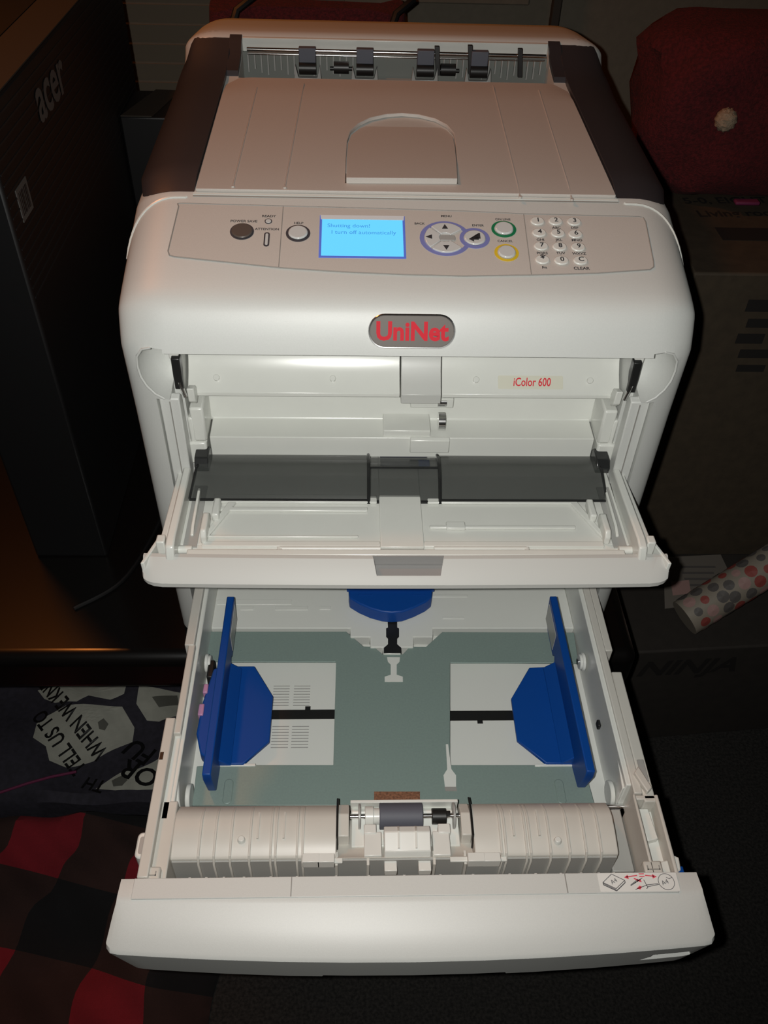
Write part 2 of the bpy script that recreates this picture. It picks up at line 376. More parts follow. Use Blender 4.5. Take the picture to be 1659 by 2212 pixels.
for a, b in (((-102.3, 94.5), (-102.8, 24.1)), ((95.5, 89.3), (94.8, 19.5))):
    MB().tube([cpf((*a,.25)), cpf((*b,.25))], .4, 6).build('panel_seam', 'groove', cp)
def disc(p, rx, ry, h0, h1, name, mt, bevel=.6, n=32, label=None):
    return MB().prism(ngon(p[0],p[1],rx,ry,n), 'z', h0, h1).xf(cpf).build(name, mt, cp, bevel=bevel, label=label)
def cring(p, rx, ry, w, name, mt, h=.7): return ring(MB(), p[0], p[1], rx, ry, w, .2, h).xf(cpf).build(name, mt, cp)
def ctext(body, p, size, bold=.0, sx=1., mt='ink', lift=.36): return text_mb(body, size, cpf((*p,lift)), (1,0,0), CE, bold=bold, sx=sx).build('lettering', mt, cp, smooth=False)
p = (-133.9, 63.8); cring(p, 9.6,9.4,1.6,'button_ring','ring_black'); disc(p, 8.4,8.2,.3,2.2,'power_save_button','btn_dark',1.2)
p = (-89.1, 62.6); cring(p, 9.8,9.6,2.2,'button_ring','ring_black'); disc(p, 7.8,7.6,.3,2.4,'help_button','btn_clear',1.2)
p = (-113.5, 76.1); cring(p, 3.0,3.0,.8,'lamp_ring','ring_black'); disc(p, 2.3,2.3,.3,1.0,'ready_lamp','btn_clear',.3,16)
p = (-113.8, 55.2); MB().prism(rrect(p[0]-2.3,p[0]+2.3,p[1]-8,p[1]+8,2.2),'z',.2,.6).xf(cpf).build('attention_lamp','ring_black',cp)
MB().prism(rrect(p[0]-1.1,p[0]+1.1,p[1]-6.4,p[1]+6.4,1),'z',.4,.9).xf(cpf).build('lamp_lens','btn_clear',cp)
ctext('READY', (-113.4, 82.1), 3.7, .02, .98); ctext('POWER SAVE', (-133.2, 75.7), 3.7, .02, .98); ctext('ATTENTION', (-114.1, 66.9), 3.5, .02, .98); ctext('HELP', (-89.1, 74.4), 3.5, .02, .98)
L = [(-72.2, 85.2), (-2.2, 83.9), (-3.6, 35.0), (-72.2, 35.8)]
x0, x1, t0, t1 = (L[0][0]+L[3][0])/2, (L[1][0]+L[2][0])/2, (L[2][1]+L[3][1])/2, (L[0][1]+L[1][1])/2
scr = MB().prism([(x0,t0),(x1,t0),(x1,t1),(x0,t1)],'z',-.4,.55).xf(cpf).build('screen','lcd_frame',cp,bevel=.4)
MB().prism([(x0+2,t0+2.4),(x1-2,t0+2.4),(x1-2,t1-5.4),(x0+2,t1-5.4)],'z',.3,.75).xf(cpf).build('screen_glass','lcd',cp)
MB().prism([(x0+1,t1-5.2),(x1-1,t1-5.2),(x1-.6,t1-.4),(x0+.6,t1-.4)],'z',.3,.8).xf(cpf).build('screen_bezel','lcd_top',cp)
ctext('Shutting down!', ((x0+x1)/2-11, t1-13), 6.0, .0, .95, 'lcd_ink', .8); ctext('I turn off automatically', ((x0+x1)/2+1, t1-20.5), 6.0, .0, .95, 'lcd_ink', .8)
# menu pad
c = (29.2, 59.1); e = (52.8, 59.6)
RM = 19.2
cring(c, RM+1.6, RM+.6, 3.6, 'menu_ring', 'ring_blue'); cring(e, 12.2, 11.6, 3.2, 'enter_ring', 'ring_blue', .9)
def sector(a0, a1, r0, r1):
    o = [(c[0]+r1*math.cos(math.radians(a)), c[1]+r1*math.sin(math.radians(a))) for a in range(a0, a1+1, 6)]
    i = [(c[0]+r0*math.cos(math.radians(a)), c[1]+r0*math.sin(math.radians(a))) for a in range(a1, a0-1, -6)]
    return o+i
for a0, a1, nm in ((36,132,'menu_up_key'),(228,318,'menu_down_key'),(138,222,'back_key')):
    MB().prism(sector(a0,a1,5.0,RM-2.4),'z',.2,2.0).xf(cpf).build(nm,'btn_clear',cp,bevel=.7)
MB().prism(rrect(c[0]-6,c[0]+8,c[1]-3.0,c[1]+3.0,1.5),'z',.2,1.4).xf(cpf).build('menu_pad','inner_grey',cp,bevel=.5)
disc(e, 8.8,8.3,.2,2.2,'enter_key','btn_clear',1.0)
for dx, dy, a in ((0,11.5,90),(0,-11.5,270),(-13,0,180)):
    tri = [(c[0]+dx+3.2*math.cos(math.radians(a+k)), c[1]+dy+3.2*math.sin(math.radians(a+k))) for k in (0,130,230)]
    MB().prism(tri,'z',1.9,2.25).xf(cpf).build('arrow_mark','ink',cp,smooth=False)
MB().prism([(e[0]+3,e[1]+4),(e[0]+4.4,e[1]+4),(e[0]+4.4,e[1]-2.2),(e[0]-1,e[1]-2.2),(e[0]-1,e[1]+.2),(e[0]-5,e[1]-2.8),(e[0]-1,e[1]-5.6),(e[0]-1,e[1]-3.4),(e[0]+3,e[1]-3.4)],'z',2.1,2.45).xf(cpf).build('arrow_mark','ink',cp,smooth=False)
ctext('MENU', (31.3, 85.2), 3.3, .02, .98); ctext('BACK', (8.9, 75.9), 3.3, .02, .98); ctext('ENTER', (56.5, 74.7), 3.3, .02, .98)
ctext('ON LINE', (77.6, 82.3), 3.3, .02, .98); ctext('CANCEL', (77.3, 56.9), 3.3, .02, .98)
p = (77.4, 70.8); cring(p, 10.2,9.6,2.4,'on_line_ring','ring_green'); disc(p,7.6,7.2,.2,2.6,'on_line_button','btn_clear',1.1)
p = (77.3, 43.7); cring(p, 9.8,9.6,2.4,'cancel_ring','ring_yellow'); disc(p,7.2,7.0,.2,2.6,'cancel_button','btn_clear',1.1)
keys = [(105.7, 80.1), (120.6, 80.5), (135.9, 80.2), (105.7, 66.5), (120.9, 66.3), (135.2, 65.5), (105.6, 51.1), (120.5, 50.8), (135.5, 50.6), (105.0, 35.9), (120.1, 35.2), (135.4, 35.5)]
for p, ch in zip(keys, '123456789*0C'):
    disc(p, 5.9,4.9,.2,1.9,'keypad_key','btn_white',.9,24)
    ctext(ch, (p[0]+.6,p[1]+.5), 6.6 if ch != '*' else 10, .02, 1., 'ink', 1.95)
for p, tx in zip([(120.9, 73.3), (135.8, 73.6), (106.1, 59.0), (121.2, 59.3), (135.9, 59.1), (105.9, 43.7), (120.8, 44.0), (135.7, 43.8), (106.0, 27.8), (135.4, 27.3)], ('ABC','DEF','GHI','JKL','MNO','PQRS','TUV','WXYZ','Fn','CLEAR')):
    ctext(tx, p, 3.7 if tx not in ('Fn','CLEAR') else 4.3, .022, 1.0)

# logo badge on the brow
bo = Vector((0,-18.9,-13.0)); bn = Vector((0,-.906,.423)); bu = Vector((0,.423,.906))
def bdf(p): return bo+Vector((p[0]+.5,0,0))+bu*p[1]+bn*p[2]
bd = MB().prism(rrect(-33,33,-12.4,12.4,12.2,10),'z',-4,1.2).xf(bdf).build('badge','badge',PR,bevel=1.0)
text_mb('UniNet', 19.5, bdf((0,-.6,1.25)), (1,0,0), bu, bold=.034, sx=.95).build('lettering','logo_red',bd,smooth=False)
closed_tube([bdf((x,y,.7)) for x,y in rrect(-33,33,-12.4,12.4,12.2,10)], .8).build('badge_rim','chrome',bd)

# ---------------------------------------------------------------- inside the front bay
curve = [(30,-50),(28,-60),(23.5,-69),(17,-77),(9,-84),(3,-88.5),(3,-92),(34,-92),(34,-50)]
ul = MB().prism(curve,'x',-184,-5).build('bay_panel','inner_white',PR,bevel=.5)
ur = MB().prism(curve,'x',31,184).build('bay_panel','inner_white',PR,bevel=.5)
MB().prism([(27,-50),(24,-62),(18,-72),(8,-82),(1,-88),(1,-97),(34,-97),(34,-50)],'x',-4,30).build('feed_cover','feed_grey',PR,bevel=.5)
for i, x in enumerate((-160,-62)): MB().cyl((x,14,-82),(x,10.5,-78),2.6,14).build('bump_stop','inner_white',ul,bevel=.4)
for i, x in enumerate((60,158)): MB().cyl((x,14,-82),(x,10.5,-78),2.6,14).build('bump_stop','inner_white',ur,bevel=.4)
# cream name label on the right-hand panel
d = Vector((0,-.70,.71)); u_ = Vector((0,.71,.70)); o_ = Vector((107,11.6,-81.8))
lb = MB().prism(rrect(-28,28,-5.8,5.8,1.2),'z',.4,.7).xf(lambda p: o_+Vector((p[0],0,0))+u_*p[1]+d*p[2]).build('name_label','label_cream',PR)
text_mb('iColor 600', 10.2, o_+d*.75+Vector((1,0,0)), (1,0,0), u_, bold=.012, sx=.72, shear=.12).build('lettering','logo_red',lb,smooth=False)
# recessed band, feed shelf
MB().prism([(46,-92),(46,-136),(27,-136),(27,-131),(30,-112),(34,-100),(34,-92)],'x',-184,184).build('bay_band','inner_white',PR,bevel=.6)
MB().box(-184,-172,-4,30,-136,-100).build('bay_cheek','inner_white',PR,bevel=2); MB().box(172,184,-4,30,-136,-100).build('bay_cheek','inner_white',PR,bevel=2)
sh_ = MB().prism([(29,-130.5),(26,-134),(2,-135.5),(1,-157),(29,-157)],'x',-171,171).build('feed_shelf','inner_white',PR,bevel=.8)
MB().prism([(30,-128),(4,-129),(4,-136),(30,-136)],'x',-18,24).build('feed_tab','inner_white',sh_,bevel=.8)
MB().prism([(1.6,-133.5),(-2.5,-135),(-2.5,-149),(1.6,-149)],'x',6,41).build('feed_tab','inner_white',sh_,bevel=.8)
MB().prism([(30,-104),(20,-106),(20,-116),(30,-118)],'x',6,44).build('feed_tab','inner_white',sh_,bevel=.8)
MB().cyl((30,23,-111),(38,23,-111),4.5,16).build('feed_roller','chrome',sh_); MB().cyl((31,14,-126),(37,14,-126),8,18).build('feed_roller','chrome',sh_)
for s in (-1,1):
    MB().box(min(s*173,s*190),max(s*173,s*190),-6,44,-160,-136).build('bay_ledge','inner_white',PR,bevel=2)
    sg = MB().prism([(-12,-78),(-6,-84),(-6,-160),(-13,-168),(-20,-170),(-18,-80)],'x',min(s*187,s*203),max(s*187,s*203)).build('door_jamb','shell',PR,bevel=1)
    MB().prism([(-19.4,-82),(-18.6,-82),(-19.8,-168),(-20.6,-168)],'x',min(s*194.4,s*195.2),max(s*194.4,s*195.2)).build('seam_gap','groove',sg)
    MB().box(min(s*184,s*192),max(s*184,s*192),-8,2,-48,-36).build('latch_block','btn_white',PR,bevel=.8)
    lt = MB().prism([(-12,-45),(-4,-44),(-4,-58),(-8,-66),(-9,-74),(-13,-74),(-13,-60)],'x',min(s*183,s*190),max(s*183,s*190)).build('door_latch','black',PR,bevel=.8)
    MB().cyl((s*186,-11.5,-67),(s*183,-11.5,-82),1.8,10).build('latch_spring','chrome',lt)
    MB().prism([(-9,-76),(2,-80),(6,-92),(-2,-96),(-8,-90)],'x',min(s*176,s*182),max(s*176,s*182)).build('hinge_arm','inner_white',PR,bevel=1)
    MB().prism([(-4,-110),(8,-112),(10,-138),(-4,-142)],'x',min(s*181,s*187),max(s*181,s*187)).build('hinge_arm','inner_white',PR,bevel=2)

# ---------------------------------------------------------------- fold-down multipurpose tray
fl_ = MB().box(-186,186,-100,40,-172,-166)
fl_.prism([(-100,-166),(-108,-166),(-112,-170),(-112,-174),(-100,-174)],'x',-181,181)
mt = fl_.build('multipurpose_tray', 'inner_white', PR, bevel=.6, label='fold-down white feed tray')
def slabx(x0,x1,y0,y1,z0,z1,name='tray_step',m_='inner_white',bv=.8): return MB().box(x0,x1,y0,y1,z0,z1).build(name,m_,mt,bevel=bv)
# raised paper deck, in steps, with the centre tongue
slabx(-165,-24,-52,-42,-166,-163.2); slabx(-164,-32,-62,-57.5,-166,-163.5)
slabx(20,150,-52,-46,-166,-163.5); slabx(-166,-40,-93,-90.5,-166,-164.2); slabx(20,144,-82.5,-79,-166,-163.6)
slabx(34,50,-84,-76,-166,-162.4,'catch')
slabx(-168,-22,-104,-98,-170,-163.8); slabx(14,164,-104,-98,-170,-163.8)
slabx(-22,14,-106,30,-166,-162.6,'centre_tongue')
for s in (-1,1):
    a = MB().prism([(s*144,-50),(s*151,-50),(s*170,-98),(s*166,-98)],'z',-166,-163.4).build('deck_ridge','inner_white',mt,bevel=.6)
    g = MB().box(min(s*157,s*163),max(s*157,s*163),-74,-53,-166,-157).build('paper_fence','inner_white',mt,bevel=1.5)
    g = MB().prism([(-100,-166),(-72,-166),(-72,-157),(-76,-153),(-96,-153),(-100,-158)],'x',min(s*164,s*169),max(s*164,s*169)).build('paper_fence','inner_white',mt,bevel=1.2)
    MB().box(min(s*172,s*183),max(s*172,s*183),-104,-30,-168,-164.5).build('gutter','inner_grey',mt)
    MB().prism([(-92,-165),(-40,-165),(-40,-158),(-84,-160),(-92,-163)],'x',min(s*176,s*178.4),max(s*176,s*178.4)).build('fence_rack','inner_white',mt,bevel=.5)
    arm = MB().prism([(-20,-152),(-20,-166),(-112,-172),(-124,-172),(-124,-158),(-119,-149),(-110,-147)],'x',min(s*186,s*193),max(s*186,s*193)).build('side_arm','inner_white',mt,bevel=1.4)
    MB().prism([(-14,-160),(-14,-170),(-108,-172),(-108,-152)],'x',min(s*193.8,s*199),max(s*193.8,s*199)).build('outer_rail','inner_white',mt,bevel=1)
    MB().box(min(s*194,s*201),max(s*194,s*201),-115,-106,-172,-148).build('rail_post','inner_white',mt,bevel=1.2)
    MB().cyl((s*186,-107,-165),(s*175,-107,-165),3.6,14).build('bar_pivot','inner_white',mt,bevel=.5)
    w = MB().prism([(s*200,-103),(s*203,-103),(s*211.5,-130),(s*208.5,-130)],'z',-170,-156).build('wing_brace','inner_white',mt,bevel=.8)
MB().box(-178,178,-117.4,-110.8,-174,-160).build('support_bar','inner_white',mt,bevel=1)
MB().cyl((-104,-107.4,-163.4),(-22,-107.4,-163.4),2.3,12).build('pull_bar','inner_white',mt)
MB().cyl((22,-107.4,-163.4),(98,-107.4,-163.4),2.3,12).build('pull_bar','inner_white',mt)
MB().box(-106,-102,-112.5,-106,-168,-161.5).build('bar_clip','inner_white',mt,bevel=.5); MB().box(96,100,-112.5,-106,-168,-161.5).build('bar_clip','inner_white',mt,bevel=.5)
MB().box(-172,172,-113,-106,-176,-168).build('bar_channel','inner_grey',mt)
# front lip with rounded ends and the finger notch
def lipsec(dx): 
    k = max(0, dx)
    return [(-118,-161),(-120,-157.6),(-124+k*.2,-157.4),(-137+k*.5,-165.5+k*.1),(-141.2+k*.8,-169.8+k*.2),(-141.2+k*.9,-174+k*.4),(-137+k*.7,-177+k*.8),(-118,-177+k*.8)]
xs = [-211,-210,-207,-202,-195,-150,-80,-36,-29,-25.5,25.5,29,36,80,150,195,202,207,210,211]
rows = []
for x in xs:
    e = max(0, abs(x)-195)/16; k = 8*(1-math.sqrt(max(0,1-e*e))); bow = 2.2*(abs(x)/211)**2
    sec = [(y+bow, z) for y, z in lipsec(k)]
    rows.append([(x,y,z) for y, z in sec])
lp = MB(); kk = len(rows[0]); lp.v = [p for r in rows for p in r]
for i in range(len(rows)-1): lp.f += [(i*kk+j,(i+1)*kk+j,(i+1)*kk+(j+1)%kk,i*kk+(j+1)%kk) for j in range(kk)]
lp.f += [tuple(range(kk)), tuple((len(rows)-1)*kk+j for j in reversed(range(kk)))]
lpo_ = lp.build('front_lip','lip_white',mt)
boolean(lpo_, [MB().prism([(-31,-110),(31,-110),(25.5,-135.5),(-25.5,-135.5)],'z',-171,-150)])
md = lpo_.modifiers.new('edge','BEVEL'); md.width=.0009; md.segments=2; md.limit_method='ANGLE'; md.angle_limit=math.radians(35)
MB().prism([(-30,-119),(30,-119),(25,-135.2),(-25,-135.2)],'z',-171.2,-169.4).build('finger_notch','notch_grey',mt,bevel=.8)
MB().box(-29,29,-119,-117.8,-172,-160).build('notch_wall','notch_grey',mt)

# smoked flap over the feed mouth
fsec = [(0,-154),(-8,-149.5),(-17,-147.5),(-27,-149),(-36,-153.2),(-44,-158.6),(-49,-163)]
def flap(x0,x1,xa,xb,name,m_='smoke',dz=0):
    rr = []
    for k, (y,z) in enumerate(fsec):
        t = k/(len(fsec)-1); a = x0+(xa-x0)*t; b = x1+(xb-x1)*t
        rr.append([(a+(b-a)*j/6,y,z+dz) for j in range(7)])
    return MB().slab(rr, [[(x,y,z-1.6) for x,y,z in r] for r in rr])
fp = flap(-176,-31,-185,-30,'f').build('smoked_flap','smoke',PR,bevel=.3,label='smoked grey plastic flap')
flap(31,172,31,177,'f').build('flap_wing','smoke',fp,bevel=.3)
flap(-31,31,-30,31,'f',dz=-2.5).build('flap_bridge','smoke',fp,bevel=.3)
for x in (-31,31):
    MB().tube([(x,y,z+.4) for y,z in fsec]+[(x,-52,-165.4)], 1.5, 8).build('flap_rib','smoke_edge',fp)
for x0, x1 in ((-185,-30),(31,177)): MB().cyl((x0,-49.4,-163.2),(x1,-49.4,-163.2),1.2,8).build('flap_edge','smoke_edge',fp)
MB().cyl((-30,-49.8,-165),(31,-49.8,-165),1.5,8).build('flap_edge','smoke_edge',fp); MB().cyl((-30,-22,-149.4),(31,-22,-149.4),1.0,8).build('flap_edge','smoke_edge',fp)
MB().box(-20,22,-8,20,-163,-158.2).build('feed_pad','rubber',PR); MB().box(14,24,-10,-2,-161,-157.4).build('blue_tab','blue',PR)
for s in (-1,1):
    MB().prism([(4,-150),(-2,-143),(-16,-144),(-22,-150),(-20,-157),(2,-158)],'x',min(s*171,s*183),max(s*171,s*183)).build('flap_hinge','smoke_edge',fp,bevel=1)
    MB().tube([(172.5 if s > 0 else -176,0,-154.5),(174 if s > 0 else -180.5,-25,-147.6),(177 if s > 0 else -185,-49,-162.6)],1.1,8).build('flap_edge','smoke_edge',fp)

# ------------------------------------------------------------------ pulled-out paper cassette
CS = thing('paper_cassette', 'pulled-out empty paper cassette with blue guides and white front panel', 'paper tray', (-3,-160,-380))
XC = -4
fx = MB()
fl2 = fx.box(-196,190,-232,140,-384,-372).build('cassette_floor','tray_white',CS)
# raised rear deck under the printer, stepping down to the lift plate around the slider slot
rd = MB()
zr = -358
def zpoly(pts, z0, z1): return MB().prism(pts, 'z', z0, z1)
Rk = [(-193.0, -34.8), (-47.0, -35.2), (-47.0, -46.6), (-26.6, -46.7), (-26.7, -59.6), (-13.6, -59.6), (-13.8, -67.7), (4.0, -67.8), (4.3, -59.7), (17.0, -59.7), (17.6, -46.8), (37.6, -46.9), (38.4, -35.4), (182.0, -35.8)]
deck = [(-190,60)]+[(-190,Rk[0][1])]+Rk[1:-1]+[(186,Rk[-1][1]),(186,60)]
zpoly(deck,-371,zr).build('rear_deck','tray_white',CS,bevel=1.0)
for (a, b) in (((-187.9, 3.0), (-109.3, -3.5)), ((38.8, 9.8), (78.4, 6.5)), ((49.0, -20.7), (72.2, -23.3)), ((-162.6, -6.0), (-148.6, -11.0)), ((-126.2, -6.0), (-91.9, -11.1)), ((-79.9, -6.1), (-68.1, -10.5))):
    MB().box(min(a[0],b[0]),max(a[0],b[0]),min(a[1],b[1]),max(a[1],b[1]),zr-.5,zr+.5).build('embossed_mark','tray_white',CS,bevel=.3)
sp_ = [(-8.6, -12.5), (2.1, -12.5), (1.4, -34.7), (3.3, -36.0), (2.9, -46.8), (0.9, -49.1), (0.6, -56.2), (4.7, -60.9), (4.5, -67.2), (-13.3, -67.2), (-13.1, -60.8), (-8.8, -56.2), (-8.6, -49.1), (-10.4, -46.7), (-10.2, -35.9), (-8.2, -34.7)]
zpoly(sp_,zr-1,zr+.4).build('slider_slot','black',CS)
# steel lift plate: rear band, neck, front band
PZ = -360.0
def plate(px, name='lift_plate', z=PZ, th=2.4, m_='steel', par=None, bv=.5): return zpoly(px, z-th, z).build(name, m_, par or CS, bevel=bv)
rear = [(-193.8, -37.5), (-51.3, -37.9), (-33.7, -56.9), (-22.9, -57.5), (-14.6, -66.8), (6.0, -66.9), (13.4, -57.6), (30.0, -57.7), (47.9, -38.7), (185.5, -39.7), (183.1, -78.5), (53.1, -76.8), (44.1, -190.8), (157.7, -191.7), (166.7, -193.2), (168.9, -231.4), (-183.5, -227.9), (-184.5, -190.2), (-166.0, -189.0), (-61.8, -189.9), (-61.2, -75.2), (-192.9, -74.6)]
I = [(-10.1, -70.8), (3.0, -70.9), (2.3, -76.6), (-0.6, -80.0), (-1.0, -92.2), (4.9, -94.5), (4.7, -100.5), (-13.1, -100.4), (-13.0, -94.4), (-6.9, -92.2), (-6.6, -79.9), (-9.3, -76.5)]
lpo = plate(rear)
plate(I,'plate_hole',PZ+.35,1.0,'tray_white',lpo,0)
cut1 = [(41.9, -169.9), (44.0, -169.9), (45.0, -195.4), (48.7, -201.4), (47.5, -215.8), (38.0, -215.7), (37.4, -201.3), (41.2, -195.4)]
plate(cut1,'plate_hole',PZ+.4,1.2,'tray_white',lpo,0)
bmk = [(37.4, -212.6), (47.8, -212.7), (48.3, -216.7), (38.0, -216.6)]
plate(bmk,'hole_edge',PZ+.5,.6,'groove',lpo,0)
for q in ([(-156.4, -201.8), (-149.8, -201.9), (-149.4, -229.1), (-159.8, -229.0)], [(137.6, -204.4), (143.5, -204.5), (144.5, -232.0), (136.3, -232.0)]):
    cxq = sum(a[0] for a in q)/4; cyq = sum(a[1] for a in q)/4
    zpoly(rrect(cxq-4,cxq+4,cyq-12,cyq+12,3.9),PZ-.3,PZ+1.1).build('embossed_rib','steel',lpo,bevel=.8)
for c_ in ((-158.4, -61.7), (150.1, -64.5)): MB().cyl((*c_,PZ-.2),(*c_,PZ+.8),1.6,10).build('rivet','steel',lpo)
ck = [(-25.3, -217.4), (15.2, -217.8), (14.5, -231.3), (-25.5, -230.9)]
zpoly(ck,PZ,PZ+2).build('cork_pad','cork',lpo)
for e0, e1 in (((-165.3, -75.3), (-61.6, -75.8)), ((53.5, -77.4), (167.2, -77.8))):
    MB().cyl((*e0,PZ-.4),(*e1,PZ-.4),.9,8).build('plate_fold','steel',lpo)
for p_, q_ in (((-172.2, -189.4),(-131.9, -189.7)), ((121.5, -191.9),(161.0, -192.2))):
    MB().box(p_[0],q_[0],p_[1]-1.5,p_[1]+1,PZ-3,PZ+.9).build('plate_tab','tray_white',lpo,bevel=.4)
# floor panels seen through the plate's two windows, with the black guide slots
for s, q in ((-1, [(-128.0, -124.2), (-56.5, -124.7), (-56.3, -134.5), (-127.2, -134.0)]), (1, [(46.9, -126.4), (117.0, -126.8), (115.6, -137.2), (46.1, -136.7)])):
    MB().box(q[0][0],q[1][0],q[2][1],q[0][1],-372.2,-371.4).build('guide_slot','black',fl2)
for nt_ in ((-87.9, -122.9), (78.2, -138.0)): MB().box(nt_[0]-2.6,nt_[0]+2.6,nt_[1]-2.5,nt_[1]+2.5,-372.1,-371.3).build('slot_notch','black',fl2)
for q in ((-114.7, -107.4), (-94.4, -107.5), (-112.8, -153.3), (-94.0, -153.4)):
    for i in range(8):
        MB().box(q[0]-8,q[0]+8,q[1]-12+i*3.2,q[1]-11.2+i*3.2,-372.1,-371.7).build('moulded_text','inner_grey',fl2)
# blue side guides
def guide(s):
    gx = XC+s*167
    base_l = [(-178.0, -82.9), (-141.6, -83.0), (-120.9, -118.3), (-120.9, -167.0), (-142.9, -189.9), (-174.0, -189.6)]
    base_r = [(165.3, -84.4), (131.5, -85.9), (108.6, -122.2), (108.3, -167.7), (131.8, -191.7), (164.9, -192.0)]
    b_ = base_l if s < 0 else base_r
    g = zpoly(b_, -361, -357).build('side_guide', 'blue', CS, bevel=.8, label='blue paper side guide')
    xo = gx; xi = gx-s*7.5
    # tall fence with a window at its rear end
    ya, yb = -222, -26
    zt_ = -318
    MB().prism([(yb,zt_),(ya,zt_),(ya-1,-326),(ya+6,-357),(-196,-361),(-92,-361),(-80,-345),(-76,-352),(yb-18,-352),(yb-4,-345)],'x',min(xo,xi),max(xo,xi)).build('guide_fence','blue',g,bevel=1)
    MB().prism([(gx-s*5,-357),(gx-s*18,-357),(gx-s*5,-345)],'y',-192,-86).build('guide_fillet','blue',g,bevel=.8)
    MB().box(min(xi,xi-s*.6),max(xi,xi-s*.6),-72,-32,-347,-324).build('guide_window','inner_grey',g)
    if s < 0:
        MB().prism([(gx,-96),(gx-7,-100),(gx-13,-140),(gx-14,-170),(gx-8,-190),(gx,-196)],'z',-352,-338).build('guide_handle','blue',g,bevel=1.5)
        MB().box(gx-13.5,gx-9,-128,-118,-346,-336).build('grip_mark','pink',g,bevel=1); MB().box(gx-15,gx-10,-152,-140,-346,-336).build('grip_mark','pink',g,bevel=1)
    return g
guide(-1); guide(1)
# blue rear stop with its curved front
ar = [(-49.1, -1.1), (-48.1, -9.3), (-38.5, -16.8), (-26.6, -23.6), (-14.7, -27.9), (-4.8, -29.2), (6.7, -28.0), (18.8, -22.5), (31.2, -15.0), (37.9, -8.7), (38.9, -1.1)]
top_ = [(-49.1, 0.1), (39.5, 0.1)]
rs = MB().prism(ar+[(ar[-1][0],ar[-1][1]+26),(ar[0][0],ar[0][1]+26)],'z',-357,-340).build('rear_stop','blue',CS,bevel=1.5,label='blue rear paper stop')
q = [(ar[0][0]-2,ar[0][1]),(ar[-1][0]+2,ar[-1][1]),(ar[-1][0]+2,ar[-1][1]+24),(ar[0][0]-2,ar[0][1]+24)]
zpoly(q,-341,-336).build('stop_ledge','blue',rs,bevel=1)
MB().box(Z0X-6,Z0X+6,-14,-2,-357,-352).build('stop_tongue','blue',rs,bevel=1) if False else None
st = [(-8.7, -13.3), (2.1, -13.3), (1.8, -20.8), (-8.8, -20.8)]; zpoly(st,-358,-353).build('stop_tongue','blue',rs,bevel=.8)
for s, u in ((-1,'l'),(1,'r')):
    a = (XC+s*28, ar[0][1]-4); MB().box(a[0]-7,a[0]+7,a[1]-.6,a[1]+.6,-340,-339.2).build('stop_mark','blue',rs)
# side walls and stepped rails
def wall(s, x0, x1, y0, y1, z0, z1, name='side_wall', m_='tray_beige', bv=1.0):
    a, b = (x0, x1) if s > 0 else (x0, x1)
    return MB().box(min(a,b),max(a,b),y0,y1,z0,z1).build(name,m_,CS,bevel=bv)
wall(-1,-196,-190,-310,140,-380,-318,'side_wall','tray_white')
wall(-1,-203,-194,-92,140,-345,-311,'side_rail'); wall(-1,-199.5,-193,-186,-90,-345,-312,'side_rail')
wall(-1,-207.5,-199,-312,-172,-378,-309,'side_rail'); wall(-1,-199,-193,-262,-180,-352,-317,'side_rail','tray_white')
wall(1,186,191,-236,140,-380,-316,'side_wall','tray_white')
wall(1,190,197,-245,140,-350,-313,'side_rail'); wall(1,197,204.5,-97,140,-350,-315,'side_rail')
wall(1,197.4,207,-252,-122,-350,-314,'side_rail')
sw = wall(1,190,209,-314,-246,-382,-332,'corner_well','tray_white')
wall(1,188,190.5,-314,-246,-378,-312,'well_wall'); wall(1,206.5,209.5,-314,-246,-378,-313,'well_wall'); wall(1,190,207,-250,-246,-378,-314,'well_wall')
MB().prism([(192,-252),(203,-252),(205,-278),(196,-280)],'z',-333,-326).build('well_block','tray_white',CS,bevel=.8)
MB().prism([(198,-300),(206,-298),(206,-312),(198,-312)],'z',-333,-320).build('well_block','tray_white',CS,bevel=1)
MB().prism([(209.5,-296),(214,-298),(213,-308),(209.5,-310)],'z',-330,-316).build('well_ear','tray_white',CS,bevel=1)
for q in ((186,192,-150,-110),(184,191,-236,-180)):
    MB().prism([(q[0],q[2]),(q[1],q[2]+3),(q[1],q[3]),(q[0]+4,q[3])],'z',-372,-322).build('wall_gusset','tray_white',CS,bevel=1)
MB().box(199.4,205,-234,-214,-318,-312.5).build('rail_pocket','inner_grey',CS,bevel=.5); MB().prism([(193,-228),(198,-222),(205,-242),(200,-246)],'z',-316,-309).build('rail_lever','tray_beige',CS,bevel=1)
MB().cyl((194,-238,-318),(200,-244,-316),1.6,8).build('lever_spring','chrome',CS)
MB().box(-206.6,-203.6,-213,-206,-309.6,-308.6).build('rail_hole','black',CS)
# springs / bosses and the lift shaft
for s, px in ((-1,-187.5),(1,184)):
    for k, r_ in ((0,9),(5,7.5)): MB().cyl((px-s*k*.5,-88,-345),(px-s*(k*.5+3),-88,-345),r_,20).build('pivot_boss','tray_white',CS,bevel=.6)
    MB().cyl((px-s*3,-88,-345),(px-s*7,-88,-345),3.2,14).build('pivot_pin','chrome',CS)
    MB().cyl((px,-224,-352),(px-s*4,-224,-352),11,20).build('lift_gear','tray_white',CS,bevel=.8)
    MB().cyl((s*193+XC*.5,-238,-349),(s*172+XC,-238,-349),2.4,12).build('lift_shaft','chrome',CS)
MB().box(-184,-178,-108,-88,-358,-340).build('black_clip','black',CS,bevel=1); MB().box(181,184,-165,-158,-345,-338).build('black_clip','black',CS,bevel=1)
MB().tube([(-192,-226,-322),(-190,-240,-326),(-188,-252,-340)],2.2,8).build('lift_link','tray_white',CS)

